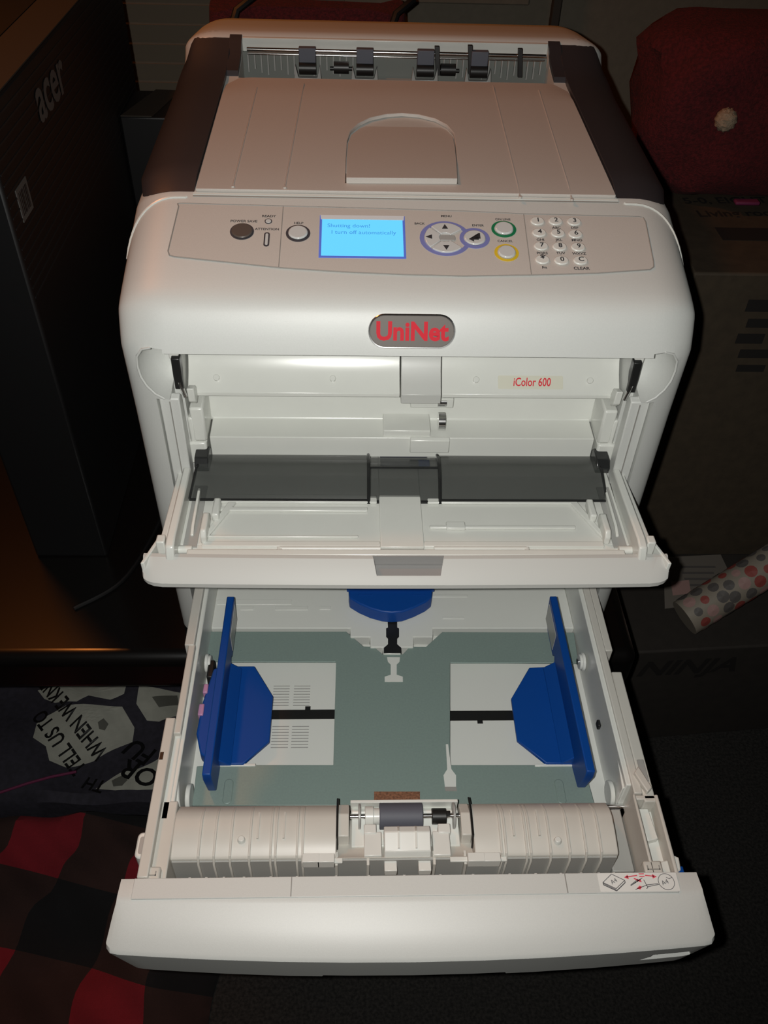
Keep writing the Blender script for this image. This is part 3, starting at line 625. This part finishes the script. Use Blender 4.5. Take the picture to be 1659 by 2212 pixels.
# ribbed paper ramp in front of the plate
ramp = [(-236,-362),(-240,-340),(-247,-325),(-256,-317.5),(-263,-315.5),(-275,-316.5),(-291,-320),(-293,-322),(-293,-378),(-236,-378)]
RL, RR = -187, 168
rm1 = MB().prism(ramp,'x',RL,-57).build('ramp','tray_beige',CS,bevel=.8)
MB().prism(ramp,'x',53,RR).build('ramp','tray_beige',CS,bevel=.8)
MB().prism([(-250,-345),(-262,-336),(-285,-330),(-293,-322),(-293,-378),(-250,-378)],'x',-57,53).build('ramp_middle','tray_beige',CS,bevel=.6)
MB().box(-187,174,-318,-293,-384,-374).build('trough_floor','trough_shade_grey',CS)
MB().box(-186,167,-294.2,-292.8,-376,-324).build('trough_shade_wall','trough_shade_grey',CS)  # thin sheet added over the ramp front, its grey painting the trough's shade
MB().box(-203,-187,-316,-246,-378,-317).build('ramp_end','tray_beige',CS,bevel=1); MB().box(168,186,-296,-242,-378,-346).build('ramp_end','trough_shade_grey',CS,bevel=1)
ribx = [p[0] for p in [(-165.1, -296.0), (-153.0, -296.1), (-140.4, -296.3), (-125.4, -296.4), (-108.8, -296.6), (-104.9, -296.7), (-88.0, -296.9), (-83.6, -296.9), (74.4, -298.8), (78.0, -298.8), (94.5, -299.0), (97.7, -299.0), (113.5, -299.2), (128.8, -299.4), (142.0, -299.6), (154.1, -299.7)]]
rsec = [(-241,-338),(-249,-322.5),(-257,-316),(-264,-314),(-276,-315),(-292,-318.2),(-296,-325),(-296,-352),(-293,-356),(-291,-325),(-262,-318)]
for x in ribx: MB().prism(rsec,'x',x-.9,x+.9).build('ramp_rib','tray_beige',CS,bevel=.3)
for x in [p[0] for p in [(-119.6, -274.8), (-99.0, -275.0), (85.3, -277.0), (105.9, -277.2)]]: MB().prism([(-257,-316),(-264,-314.2),(-279,-315.4),(-279,-318),(-258,-318)],'x',x-.8,x+.8).build('ramp_rib','tray_beige',CS)
for x in [p[0] for p in [(-167.8, -302.2), (-155.2, -302.4), (-141.9, -302.5), (-126.7, -302.7), (-106.4, -303.0), (-86.5, -303.2), (-56.7, -303.6), (-31.5, -303.9), (-4.5, -304.2), (23.2, -304.5), (48.5, -304.8), (76.8, -305.2), (97.0, -305.4), (116.5, -305.7), (132.4, -305.9), (146.1, -306.0), (157.9, -306.2)]]:
    MB().prism([(-318,-309),(-311.5,-311),(-304.5,-345),(-304.5,-376),(-318,-376)],'x',x-.9,x+.9).build('trough_rib','tray_white',CS)
for x in [p[0] for p in [(-56.8, -291.6), (-31.9, -291.9), (20.6, -292.5), (45.2, -292.8)]]: MB().prism([(-288,-322),(-298,-324),(-299,-350),(-293,-356)],'x',x-1,x+1).build('ramp_rib','tray_beige',CS)
for c_ in ((-132.3, -279.6), (119.9, -283.1)): MB().cyl((c_[0],c_[1],-318),(c_[0],c_[1],-314.4),3.4,16,2.4).build('ramp_boss','tray_white',CS,bevel=.4)
for a in ((-76.5, -317.7), (-64.9, -318.0), (53.0, -319.4), (65.5, -319.7)):
    MB().box(a[0]-6.6,a[0]+6.6,-300,-293,a[1]-5,a[1]+5).build('ramp_clip','btn_white',CS,bevel=.4)
for a, b in ((-62,-28),(27,58)): MB().box(a-22 if a < 0 else a+6,b-24 if a<0 else b+20,-297,-293,-323.4,-321.4).build('clip_bar','tray_white',CS,bevel=.4)
# feed roller unit in the middle of the ramp
FU = MB().prism([(-243,-352),(-246,-330),(-252,-326),(-262,-330),(-280,-330),(-284,-352)],'x',-45,43).build('roller_cradle','tray_white',CS,bevel=.6)
RX0, RX1 = (-22.2, -261.2)[0], (13.2, -261.5)[0]
MB().cyl((RX0,-257,-325),(RX1,-257,-325),10.5,32).build('feed_roller','rubber',CS,bevel=.6,label='dark grey rubber feed roller')
MB().cyl((-46,-257,-325),(46,-257,-325),2.2,12).build('roller_shaft','chrome',CS)
MB().cyl((-34,-257,-325),(-27,-257,-325),8,20).cyl((-27.2,-257,-325),(-21.5,-257,-325),6.5,20).build('clutch','tray_white',CS,bevel=.5)
MB().cyl((-37.5,-257,-325),(-39.5,-257,-325),10,20).build('gear_disc','inner_grey',CS,bevel=.4); MB().cyl((38,-257,-325),(40,-257,-325),10.5,20).build('gear_disc','inner_grey',CS,bevel=.4)
MB().cyl((21,-257,-326),(33,-257,-326),6.5,18).box(30,36,-258.5,-255,-323,-320).build('black_bushing','black',CS,bevel=.5)
MB().box(-46,43,-247.5,-245,-334,-320).build('cradle_rim','tray_white',CS,bevel=.4)
for x0_, x1_ in ((-57,-46),(43,53)): MB().prism([(-243,-350),(-246,-326),(-258,-318),(-276,-320),(-280,-350)],'x',x0_+1,x1_-1).build('cradle_cheek','tray_beige',CS,bevel=.8)
for x_ in (-56.5,52.5): MB().tube([(x_,-243,-322),(x_,-258,-314.6),(x_,-278,-316),(x_,-282,-330)],.9,6).build('cradle_gap','black',CS)
for x_ in (-30,30): MB().box(x_-5,x_+5,-274,-266,-331,-320).build('cradle_block','btn_white',CS,bevel=.8)
MB().prism([(-268,-330),(-270,-316),(-276,-313),(-290,-318),(-294,-326),(-294,-338),(-268,-338)],'x',-19,18).build('roller_hood','btn_white',CS,bevel=.8)
for x_ in (-7.5,6.5): MB().prism([(-269,-318),(-271,-314.4),(-276,-312),(-288,-316),(-288,-320)],'x',x_-.8,x_+.8).build('hood_rib','tray_beige',CS)
for x_ in (-28,27): MB().box(x_-7,x_+7,-292,-272,-334,-321).build('hood_side','btn_white',CS,bevel=.8)
for x_ in (-14,13): MB().box(x_-5,x_+5,-302,-293,-334,-326).build('hood_clip','btn_white',CS,bevel=.6)

# front panel: top strip, sloped white brow, upright lower face
def psec(k): return [(-313,-309),(-330,-306.5),(-334,-307.3),(-350+k*.3,-312.8),(-368+k*.6,-319.6),(-370.5+k*.7,-322.5),(-366+k*.6,-366+k*.3),(-362+k*.5,-369+k*.4),(-320,-380+k*.4),(-313,-380)]
xs = [-228.5,-228,-225,-219,-212,-190,-150,-100,-50,0,50,100,150,190,212,219,225,228,228.5]
rows = []
for x in xs:
    e = max(0, abs(x)-222)/6.6; k = 9*(1-math.sqrt(max(0,1-e*e))); bow = 9*(abs(x)/228)**2
    kk_ = []
    for i, (y, z) in enumerate(psec(k)):
        wv = 0 if i in (0,9) else (.35 if i in (1,2) else 1)
        xx = x*(1-.022*(1 if i in (0,1,2,9) else .55 if i == 3 else 0)) if i not in (6,7,8) else x*(1-.05)
        kk_.append((xx*.985+1.5, y+bow*wv, z))
    rows.append(kk_)
fpn = MB(); kk = len(rows[0]); fpn.v = [p for r in rows for p in r]
for i in range(len(rows)-1): fpn.f += [(i*kk+j,(i+1)*kk+j,(i+1)*kk+(j+1)%kk,i*kk+(j+1)%kk) for j in range(kk)]
fpn.f += [tuple(range(kk)), tuple((len(rows)-1)*kk+j for j in reversed(range(kk)))]
fo = fpn.build('front_panel','shell',CS)
boolean(fo, [MB().prism([(-74,-390),(80,-390),(73,-362.5),(-66,-362.5)],'y',-400,-350), MB().hexa([(x,y,z) for x,y,z in ((172,-372,-352),(217,-372,-352),(215,-348,-352),(180,-348,-352),(182,-372,-337),(211,-372,-337),(211,-348,-337),(182,-348,-337))])])
md = fo.modifiers.new('edge','BEVEL'); md.width=.0012; md.segments=2; md.limit_method='ANGLE'; md.angle_limit=math.radians(30)
MB().hexa([(173,-357.5,-352),(216,-356,-352),(213,-352,-352),(181,-352,-352),(183,-352,-338),(210,-352,-338),(210,-350,-338),(183,-350,-338)]).build('gauge_window','btn_white',fo)
stp = MB().box(-208,203,-329.5,-314,-307.2,-305.6)
stp.build('panel_strip','shell',fo,bevel=.5)
for x in (-90,118): MB().box(x-.4,x+.4,-329,-314.5,-305.8,-305.35).build('strip_seam','groove',fo)
for p_ in ([(-206.7, -308.7), (-191.0, -308.9)], [(182.9, -312.4), (197.3, -312.6)]):
    MB().box(p_[0][0],p_[1][0],-314,-302,-322,-312).build('hinge_tab','tray_beige',CS,bevel=1.5)
    mx = (p_[0][0]+p_[1][0])/2
    MB().box(mx-5,mx+5,-309.5,-308.7,-312.2,-311.7).build('tab_slit','groove',CS); MB().box(mx-5,mx-4.2,-309.5,-306,-312.2,-311.7).build('tab_slit','groove',CS); MB().box(mx+4.2,mx+5,-309.5,-306,-312.2,-311.7).build('tab_slit','groove',CS)
MB().prism(rrect(-213,-203,-296,-275,4),'z',-330,-311).build('corner_cap','tray_white',CS,bevel=1.5)
MB().prism(rrect(-210.5,-205.5,-293,-279,2),'z',-312,-310.7).build('cap_recess','inner_grey',CS)
MB().box(207,216,-320,-304,-330,-318).build('blue_latch','blue',CS,bevel=1)
# size sticker with its little drawing
SZ = -305.5
sx0, sy0 = (136.4, -333.8); sx1, sy1 = (198.4, -320.0)
sx0, sx1, sy0, sy1 = 143.0, 204.0, -328.6, -314.6
stk = MB().prism(rrect(sx0,sx1,sy0,sy1,.8),'z',SZ-.2,SZ+.1).build('size_sticker','sticker',fo)
def flat(poly, m_, z=SZ+.12, nm='sticker_print'): return MB().prism(poly,'z',z,z+.12).build(nm,m_,fo,smooth=False)
def line(a, b, w, m_):
    d = Vector((b[0]-a[0],b[1]-a[1])); n_ = Vector((-d[1],d[0])).normalized()*w/2
    return flat([(a[0]+n_[0],a[1]+n_[1]),(b[0]+n_[0],b[1]+n_[1]),(b[0]-n_[0],b[1]-n_[1]),(a[0]-n_[0],a[1]-n_[1])], m_)
def S_(fx_, fy_): return (sx0+(sx1-sx0)*fx_, sy0+(sy1-sy0)*fy_)
bx_ = [S_(.05,.50),S_(.18,.95),S_(.33,.60),S_(.20,.16)]
for i in range(4): line(bx_[i], bx_[(i+1)%4], .45, 'pencil')
lo = [S_(.05,.38),S_(.20,.04),S_(.33,.48)]
line(lo[0],lo[1],.7,'pencil'); line(lo[1],lo[2],.7,'pencil'); line(bx_[0],lo[0],.5,'pencil'); line(bx_[2],lo[2],.5,'pencil'); line(S_(.05,.45),S_(.20,.1),.5,'pencil')
text_mb('A4', 4.6, (*S_(.19,.55),SZ+.2), (.9,.42,0), (-.42,.9,0)).build('sticker_print','pencil',fo,smooth=False)
ring(MB(), *S_(.85,.50), 6.3, 6.3, .4, SZ+.1, SZ+.25, 32).build('sticker_print','pencil',fo)
text_mb('A4', 4.8, (*S_(.83,.46),SZ+.2), (.95,.3,0), (-.3,.95,0)).build('sticker_print','pencil',fo,smooth=False)
line(S_(.89,.66),S_(.93,.72),.4,'pencil'); line(S_(.86,.74),S_(.90,.66),.4,'pencil')
line(S_(.36,.78),S_(.50,.86),.8,'red_print'); line(S_(.60,.86),S_(.71,.80),.8,'red_print')
flat([S_(.33,.76),S_(.38,.90),S_(.385,.66)],'red_print'); flat([S_(.745,.78),S_(.69,.92),S_(.69,.68)],'red_print')
line(S_(.525,.94),S_(.59,.94),.7,'red_print'); line(S_(.525,.80),S_(.59,.80),.7,'red_print')
line(S_(.45,.70),S_(.51,.58),.9,'red_print'); flat([S_(.54,.48),S_(.47,.58),S_(.53,.66)],'red_print')
for i in range(4): line(S_(.39+.03*i,.30+.07*i),S_(.47+.03*i,.52+.07*i),.45,'pencil')
line(S_(.39,.34),S_(.50,.66),.4,'pencil'); line(S_(.44,.10),S_(.60,.34),.45,'pencil'); line(S_(.60,.34),S_(.74,.40),.45,'pencil'); line(S_(.60,.24),S_(.75,.36),.45,'pencil'); line(S_(.57,.62),S_(.60,.20),.5,'pencil'); line(S_(.60,.20),S_(.58,.14),.5,'pencil')
flat([S_(.46,.16),S_(.50,.30),S_(.53,.24),S_(.50,.10)],'red_print')

# ------------------------------------------------------------------ table
T = thing('side_table', 'glossy black table holding the printer, orange glint on its front edge', 'table', (-250,330,FLOOR))
MB().box(-760,262,-46,760,TABLE-58,TABLE).build('table_top','table_black',T,bevel=14,seg=6)
for x, y in ((-730,-10),(215,20),(-730,720),(215,720)): MB().box(x,x+36,y,y+36,FLOOR,TABLE-58).build('leg','table_black',T,bevel=2)

# ------------------------------------------------------------------ window with closed blinds, trim
bl = thing('window_blind', 'closed horizontal slat blind at the window, dim beige', 'blind', (-330,880,-520))
for i in range(30):
    z = -480+i*27.6
    MB().add([(-640,884,z),(-60,884,z),(-60,876,z+27),(-640,876,z+27),(-640,885.5,z),(-60,885.5,z),(-60,877.5,z+27),(-640,877.5,z+27)],[(0,1,2,3),(7,6,5,4),(0,4,5,1),(1,5,6,2),(2,6,7,3),(3,7,4,0)]).build('slat','blind',bl,smooth=False)
structure(MB().box(20,222,886,900,-4,40).build('trim_1','wall',bevel=2))
structure(MB().box(258,272,884,900,FLOOR,1700).build('trim_2','case_brown',bevel=2))

# ------------------------------------------------------------------ left of the printer
TW = thing('computer_carton', 'black computer carton with grey brand lettering standing left of the printer', 'box', (-371,380,TABLE))
tb = MB().box(-412,-330,100,616,TABLE,100).build('carton_body','case_black',TW,bevel=3)
MB().box(-372,-331,104,612,100,101.2).build('top_flap','case_brown',TW)
MB().box(-411,-374,104,612,100,100.8).build('top_flap','case_black',TW)
for i in range(17):
    z = -60+i*9.2
    MB().box(-330.3,-329.5,104,612,z,z+1.6).build('rib','case_rib',tb)
text_mb('acer', 56, (-329.2,272,66), (0,1,0), (0,0,1), bold=.02, sx=.98, depth=.1).build('lettering','logo_grey',TW,smooth=False)
sk = MB().box(-330,-329.3,124,154,2,30).build('barcode_sticker','logo_grey',TW)
for i in range(7): MB().box(-329.4,-329.1,128+i*3.4,129.2+i*3.4+(i%3)*.5,6,26).build('barcode_bar','case_black',TW,smooth=False)
SB = thing('small_carton', 'small dark carton with brown top between black carton and printer', 'box', (-290,540,TABLE))
MB().box(-328,-268,495,590,TABLE,-40).build('carton_body','case_black',SB,bevel=2)
MB().prism([(-327,496),(-300,590),(-269,588),(-290,496)],'z',-40,-38.8).build('top_flap','case_brown',SB)
tr = MB().prism([(-282,-150),(-271,-172),(-274,-136)],'y',493.5,495).build('paper_scrap','sticker',SB)
def cable(name, label, pts, r):
    P = [Vector(p) for p in pts]; out = []
    for i in range(len(P)-1):
        a, b_, c_, d_ = P[max(i-1,0)], P[i], P[i+1], P[min(i+2,len(P)-1)]
        for k in range(8):
            t = k/8; out.append(.5*((2*b_)+(c_-a)*t+(2*a-5*b_+4*c_-d_)*t*t+(3*b_-a-3*c_+d_)*t**3))
    out.append(P[-1]); return tag(MB().tube(out, r, 8).build(name,'case_black'), label, 'cable')
cable('power_cable','thin black cable curving down behind the black carton edge',[(-262,330,TABLE+2.5),(-270,240,TABLE+2.5),(-282,140,TABLE+2.5),(-306,60,TABLE+2.5),(-350,20,TABLE+2.5)],2.5)

# ------------------------------------------------------------------ behind the printer
RB = thing('red_bag', 'red fabric bag with black straps showing above the printer back', 'bag', (-105,655,TABLE))
rows = []
for i in range(9):
    z = TABLE+(45-TABLE)*i/8; k = 1-.05*math.sin(i*.9)
    rows.append([(-105+130*math.copysign(abs(math.cos(a))**.35,math.cos(a))*k, 655+48*math.copysign(abs(math.sin(a))**.5,math.sin(a))*(1-.45*(i/8)**2), z+(5*math.sin(3*a) if i == 8 else 0)) for a in [2*math.pi*j/40 for j in range(41)]])
mb = MB().grid(rows); kk = len(mb.v); mb.f.append(tuple(range(8*41,9*41-1))); mb.f.append(tuple(reversed(range(0,40))))
mb.build('bag_body','plush_red',RB)
for x in (-210,-10): MB().tube([(x,602,-60),(x+4,606,10),(x+18,622,46),(x+40,640,58)],5,8).build('strap','case_black',RB)

# ------------------------------------------------------------------ right: tall carton, red plush on it
CB = thing('tall_carton', 'tall brown shipping carton with black printing right of the printer', 'box', (540,480,FLOOR))
cb = MB().box(352,760,315,680,FLOOR,-140).build('carton_body','kraft',CB,bevel=3)
def topt(body, uvx, uvy, size, bold=.02): return text_mb(body, size, (uvx,uvy,-139.6), (1,.06,0), (-.06,1,0), align='LEFT', bold=bold, depth=.1).build('lettering','print_dark',CB,smooth=False)
topt('5-0, EIGHT WINDOW CT', 392, 508, 25); topt('Living room panel', 400, 470, 25); topt('547, 2', 374, 596, 22); topt('7pm(s)', 462, 600, 22)
MB().box(412,520,398,432,-139.9,-139.4).build('print_block','print_dark',CB,smooth=False)
for i, (x, z, w, h) in enumerate(((428,-182,40,16),(436,-206,40,12),(430,-228,34,14),(440,-250,44,12),(444,-272,36,10))):
    MB().box(x,x+w,314.2,315.2,z-h/2,z+h/2).build('barcode_block','print_dark',CB,smooth=False)
PL = thing('red_plush_sack', 'dark red plush sack with a cream pompom on the tall carton', 'plush', (450,560,-140))
rows = []
for i in range(17):
    ph = math.pi*i/16; row = []
    for j in range(41):
        th = 2*math.pi*j/40; sc = lambda v, e: math.copysign(abs(v)**e, v)
        r = sc(math.sin(ph), .45); n_ = 1+.05*math.sin(5*th+i)+.04*math.sin(9*th-2*i)
        sx_ = 150*(1-.25*(1-math.cos(ph))/2*(i/16))
        row.append((462+sx_*r*sc(math.cos(th),.7)*n_, 575+95*r*sc(math.sin(th),.8)*n_, -38-102*-1*sc(math.cos(ph),.55)+8*math.sin(3*th)*math.sin(ph)))
    rows.append(row)
MB().grid(rows).build('plush_body','plush_red',PL)
pc = Vector((405,477,-24)); rows = []
for i in range(13):
    ph = math.pi*i/12
    rows.append([pc+Vector((math.sin(ph)*math.cos(2*math.pi*j/24),math.sin(ph)*math.sin(2*math.pi*j/24),math.cos(ph)))*(13+1.0*math.sin(7*j+3*i)) for j in range(25)])
MB().grid(rows).build('pompom','pompom',PL)
MB().box(446,478,468,480,-127,-122).build('pink_ribbon','magenta',PL,bevel=2)

# ------------------------------------------------------------------ low carton on the carpet, paper and wrapping roll on it
NB = thing('low_carton', 'low dark carton lettered NINJA on the carpet beside the table', 'box', (560,205,FLOOR))
MB().hexa([(400,118,FLOOR),(780,150,FLOOR),(770,300,FLOOR),(390,300,FLOOR),(330,112,-600),(790,140,-600),(780,300,-600),(330,300,-600)]).build('carton_body','kraft_dark',NB,bevel=3)
fA, fB, fC = Vector((330,112,-600)), Vector((790,140,-600)), Vector((400,118,FLOOR))
ex_ = (fB-fA).normalized(); ey_ = Vector((0,0,1)); 
text_mb('NINJA', 46, Vector((425,117.0,-640)), ex_, ey_, bold=.03, sx=1.15, shear=.25, depth=.4).build('lettering','print_dark',NB,smooth=False)
lf = MB().prism([(402,190),(520,206),(516,296),(426,290)],'z',-599.6,-598.6).build('leaflet','leaflet'); tag(lf,'crumpled printed leaflet lying on the low dark carton','paper')
for i in range(4): MB().box(446,500-6*i,268-i*12,272-i*12,-598.6,-598.3).build('print_line','dot_grey',lf,smooth=False)
MB().prism([(420,214),(448,218),(452,244),(424,240)],'z',-598.6,-598.2).build('print_block','dot_pink',lf,smooth=False)
GA, GB = Vector((412,150,-571)), Vector((700,265,-430)); ax = (GB-GA).normalized(); GR = 26
gr = MB().cyl(GA,GB,GR,36).build('wrapping_roll','gift_paper'); tag(gr,'roll of cream wrapping paper with grey and red dots leaning across the carton','wrapping paper')
pa = ax.orthogonal().normalized(); pb = ax.cross(pa); random.seed(3)
for i in range(20):
    for k in range(9):
        th = 2*math.pi*(k+.5*(i%2))/9; cpt = 14+i*18.6+random.uniform(-3,3); rr_ = random.choice((6,7.5,8.5))
        pts = [GA+ax*(cpt+rr_*math.cos(2*math.pi*q/12))+(pa*math.cos(th+rr_*math.sin(2*math.pi*q/12)/GR)+pb*math.sin(th+rr_*math.sin(2*math.pi*q/12)/GR))*(GR+.5) for q in range(12)]+[GA+ax*cpt+(pa*math.cos(th)+pb*math.sin(th))*(GR+.7)]
        if cpt > 360: continue
        MB().add(pts,[(q,(q+1)%12,12) for q in range(12)]).build('printed_dot',random.choice(('dot_grey','dot_grey','dot_red','dot_pink')),gr,smooth=False)

# ------------------------------------------------------------------ floor, left: printed tote bag and plaid cloth
BZ = -772.
def bump(x, y): return 10*math.sin(x*.021+1)*math.sin(y*.03)+5*math.sin(x*.05+y*.04)
BG = thing('tote_bag', 'navy tote bag printed with pale octagons and black words, under table front', 'bag', (-400,80,FLOOR))
xs_ = [-640+i*12 for i in range(36)]; ys_ = [-4+i*12 for i in range(18)]
MB().slab([[(x,y,BZ+bump(x,y)-(14 if j in (0,35) or i in (0,17) else 0)) for j, x in enumerate(xs_)] for i, y in enumerate(ys_)], [[(x,y,FLOOR+1) for x in xs_] for y in ys_]).build('bag_body','bag_navy',BG)
def draped(poly, h, name, m_, step=8):       # flat print that follows the cloth: triangle fan subdivided
    cx_ = sum(p[0] for p in poly)/len(poly); cy_ = sum(p[1] for p in poly)/len(poly); mb = MB(); n_ = len(poly); R_ = 8
    edge = []
    for i in range(n_):
        a, b_ = poly[i], poly[(i+1)%n_]
        edge += [(a[0]+(b_[0]-a[0])*t/6, a[1]+(b_[1]-a[1])*t/6) for t in range(6)]
    rings = [[(cx_+(x-cx_)*k/R_, cy_+(y-cy_)*k/R_) for x, y in edge] for k in range(1,R_+1)]
    mb.grid([[(x,y,BZ+bump(x,y)+h) for x, y in r+r[:1]] for r in rings]); mb.add([(x,y,BZ+bump(x,y)+h) for x,y in rings[0]],[tuple(range(len(edge)))])
    return mb.build(name,m_,BG,smooth=False)
for oc in ([(-499.8, 130.1), (-471.4, 139.6), (-389.5, 141.5), (-366.5, 109.5), (-365.6, 86.4), (-415.8, 56.9), (-453.3, 49.9), (-477.9, 57.4), (-488.2, 79.7), (-508.4, 91.2), (-511.6, 118.3)], [(-525.6, 176.9), (-389.2, 176.1), (-390.0, 161.9), (-408.9, 152.2), (-440.9, 156.5), (-455.4, 144.3), (-490.7, 148.6), (-510.9, 160.2)], [(-369.3, 174.3), (-308.1, 174.0), (-301.6, 128.8), (-330.3, 115.5), (-349.2, 118.8), (-368.9, 145.4)], [(-403.2, 13.8), (-371.9, 33.3), (-347.3, 40.3), (-320.6, 56.1), (-309.7, 8.7), (-341.0, 4.9), (-373.1, 6.6)]):
    draped(oc, 2.2, 'octagon_print', 'bag_white')
for oc in ([(-347.2, 155.9), (-312.8, 167.3), (-307.3, 149.1), (-334.0, 138.7)], [(-418.4, 112.2), (-411.7, 119.2), (-403.3, 111.3), (-406.5, 100.5), (-414.9, 102.1)], [(-381.3, 22.0), (-365.9, 29.0), (-357.9, 20.4), (-364.0, 12.0), (-376.8, 12.2)]):
    draped(oc, 3.4, 'square_print', 'bag_grey')
def bagtext(body, p0, p1, size, sx=1., mt_='case_black'):
    ex = Vector((p1[0]-p0[0], p1[1]-p0[1], 0)).normalized(); ey = Vector((-ex[1], ex[0], 0))
    mb = text_mb(body, size, (p0[0],p0[1],0), ex, ey, align='LEFT', bold=.02, sx=sx, depth=0)
    mb.xf(lambda p: (p[0],p[1],BZ+bump(p[0],p[1])+4.2)).build('lettering',mt_,BG,smooth=False)
bagtext('TELL US TO', (-430.8, 42.4), (-501.1, 122.2), 30, .8); bagtext('WHEN WE KNEEL', (-402.6, 62.7), (-499.7, 170.9), 30, .8)
bagtext('FU', (-330.5, 56.2), (-378.9, 86.5), 40); bagtext('OR', (-318.0, 20.0), (-356.7, 38.2), 40); bagtext('TH', (-389.8, 13.7), (-416.3, 23.7), 26)
def plaid_h(x, y): return 40*math.exp(-((x+430)/110)**2-((y+90)/110)**2)+14*math.sin(x*.03+y*.012)+8*math.sin(y*.045-x*.02)+6*math.sin((x+y)*.07)
xs_ = [-640+i*10 for i in range(44)]; ys_ = [-455+i*10 for i in range(45)]
def edge_(x, y): return min(1, (x+640)/40, (-212-x)/60 if x > -272 else 1, (y+455)/40, (-8-y)/30 if y > -38 else 1)
pb_ = MB().slab([[(x+8*math.sin(y*.03), y, FLOOR+3+max(0,edge_(x,y))**.6*(46+plaid_h(x,y))) for x in xs_] for y in ys_], [[(x+8*math.sin(y*.03),y,FLOOR+1) for x in xs_] for y in ys_])
po = pb_.build('plaid_blanket','plaid'); tag(po,'crumpled red and black checked cloth on the carpet, lower left','blanket')
UO = (.121, .604)
uvl = po.data.uv_layers.new(name='UVMap'); ca, sa = math.cos(math.radians(-14)), math.sin(math.radians(-14))
for lp_ in po.data.loops:
    v_ = po.data.vertices[lp_.vertex_index].co; x, y, z = v_.x*1000, v_.y*1000, v_.z*500
    x += 10*math.sin(y*.02)+z*.5; y += z*.6
    uvl.data[lp_.index].uv = ((x*ca+y*sa)/175+UO[0], (-x*sa+y*ca)/175+UO[1])
tag(MB().tube([(-527.9, 2.4, -764.0), (-494.0, 15.9, -764.0), (-464.7, 25.4, -764.0), (-431.4, 32.9, -764.0)],2,8).build('magenta_zip','magenta'),'thin magenta zip cord between tote bag and checked cloth','cord')
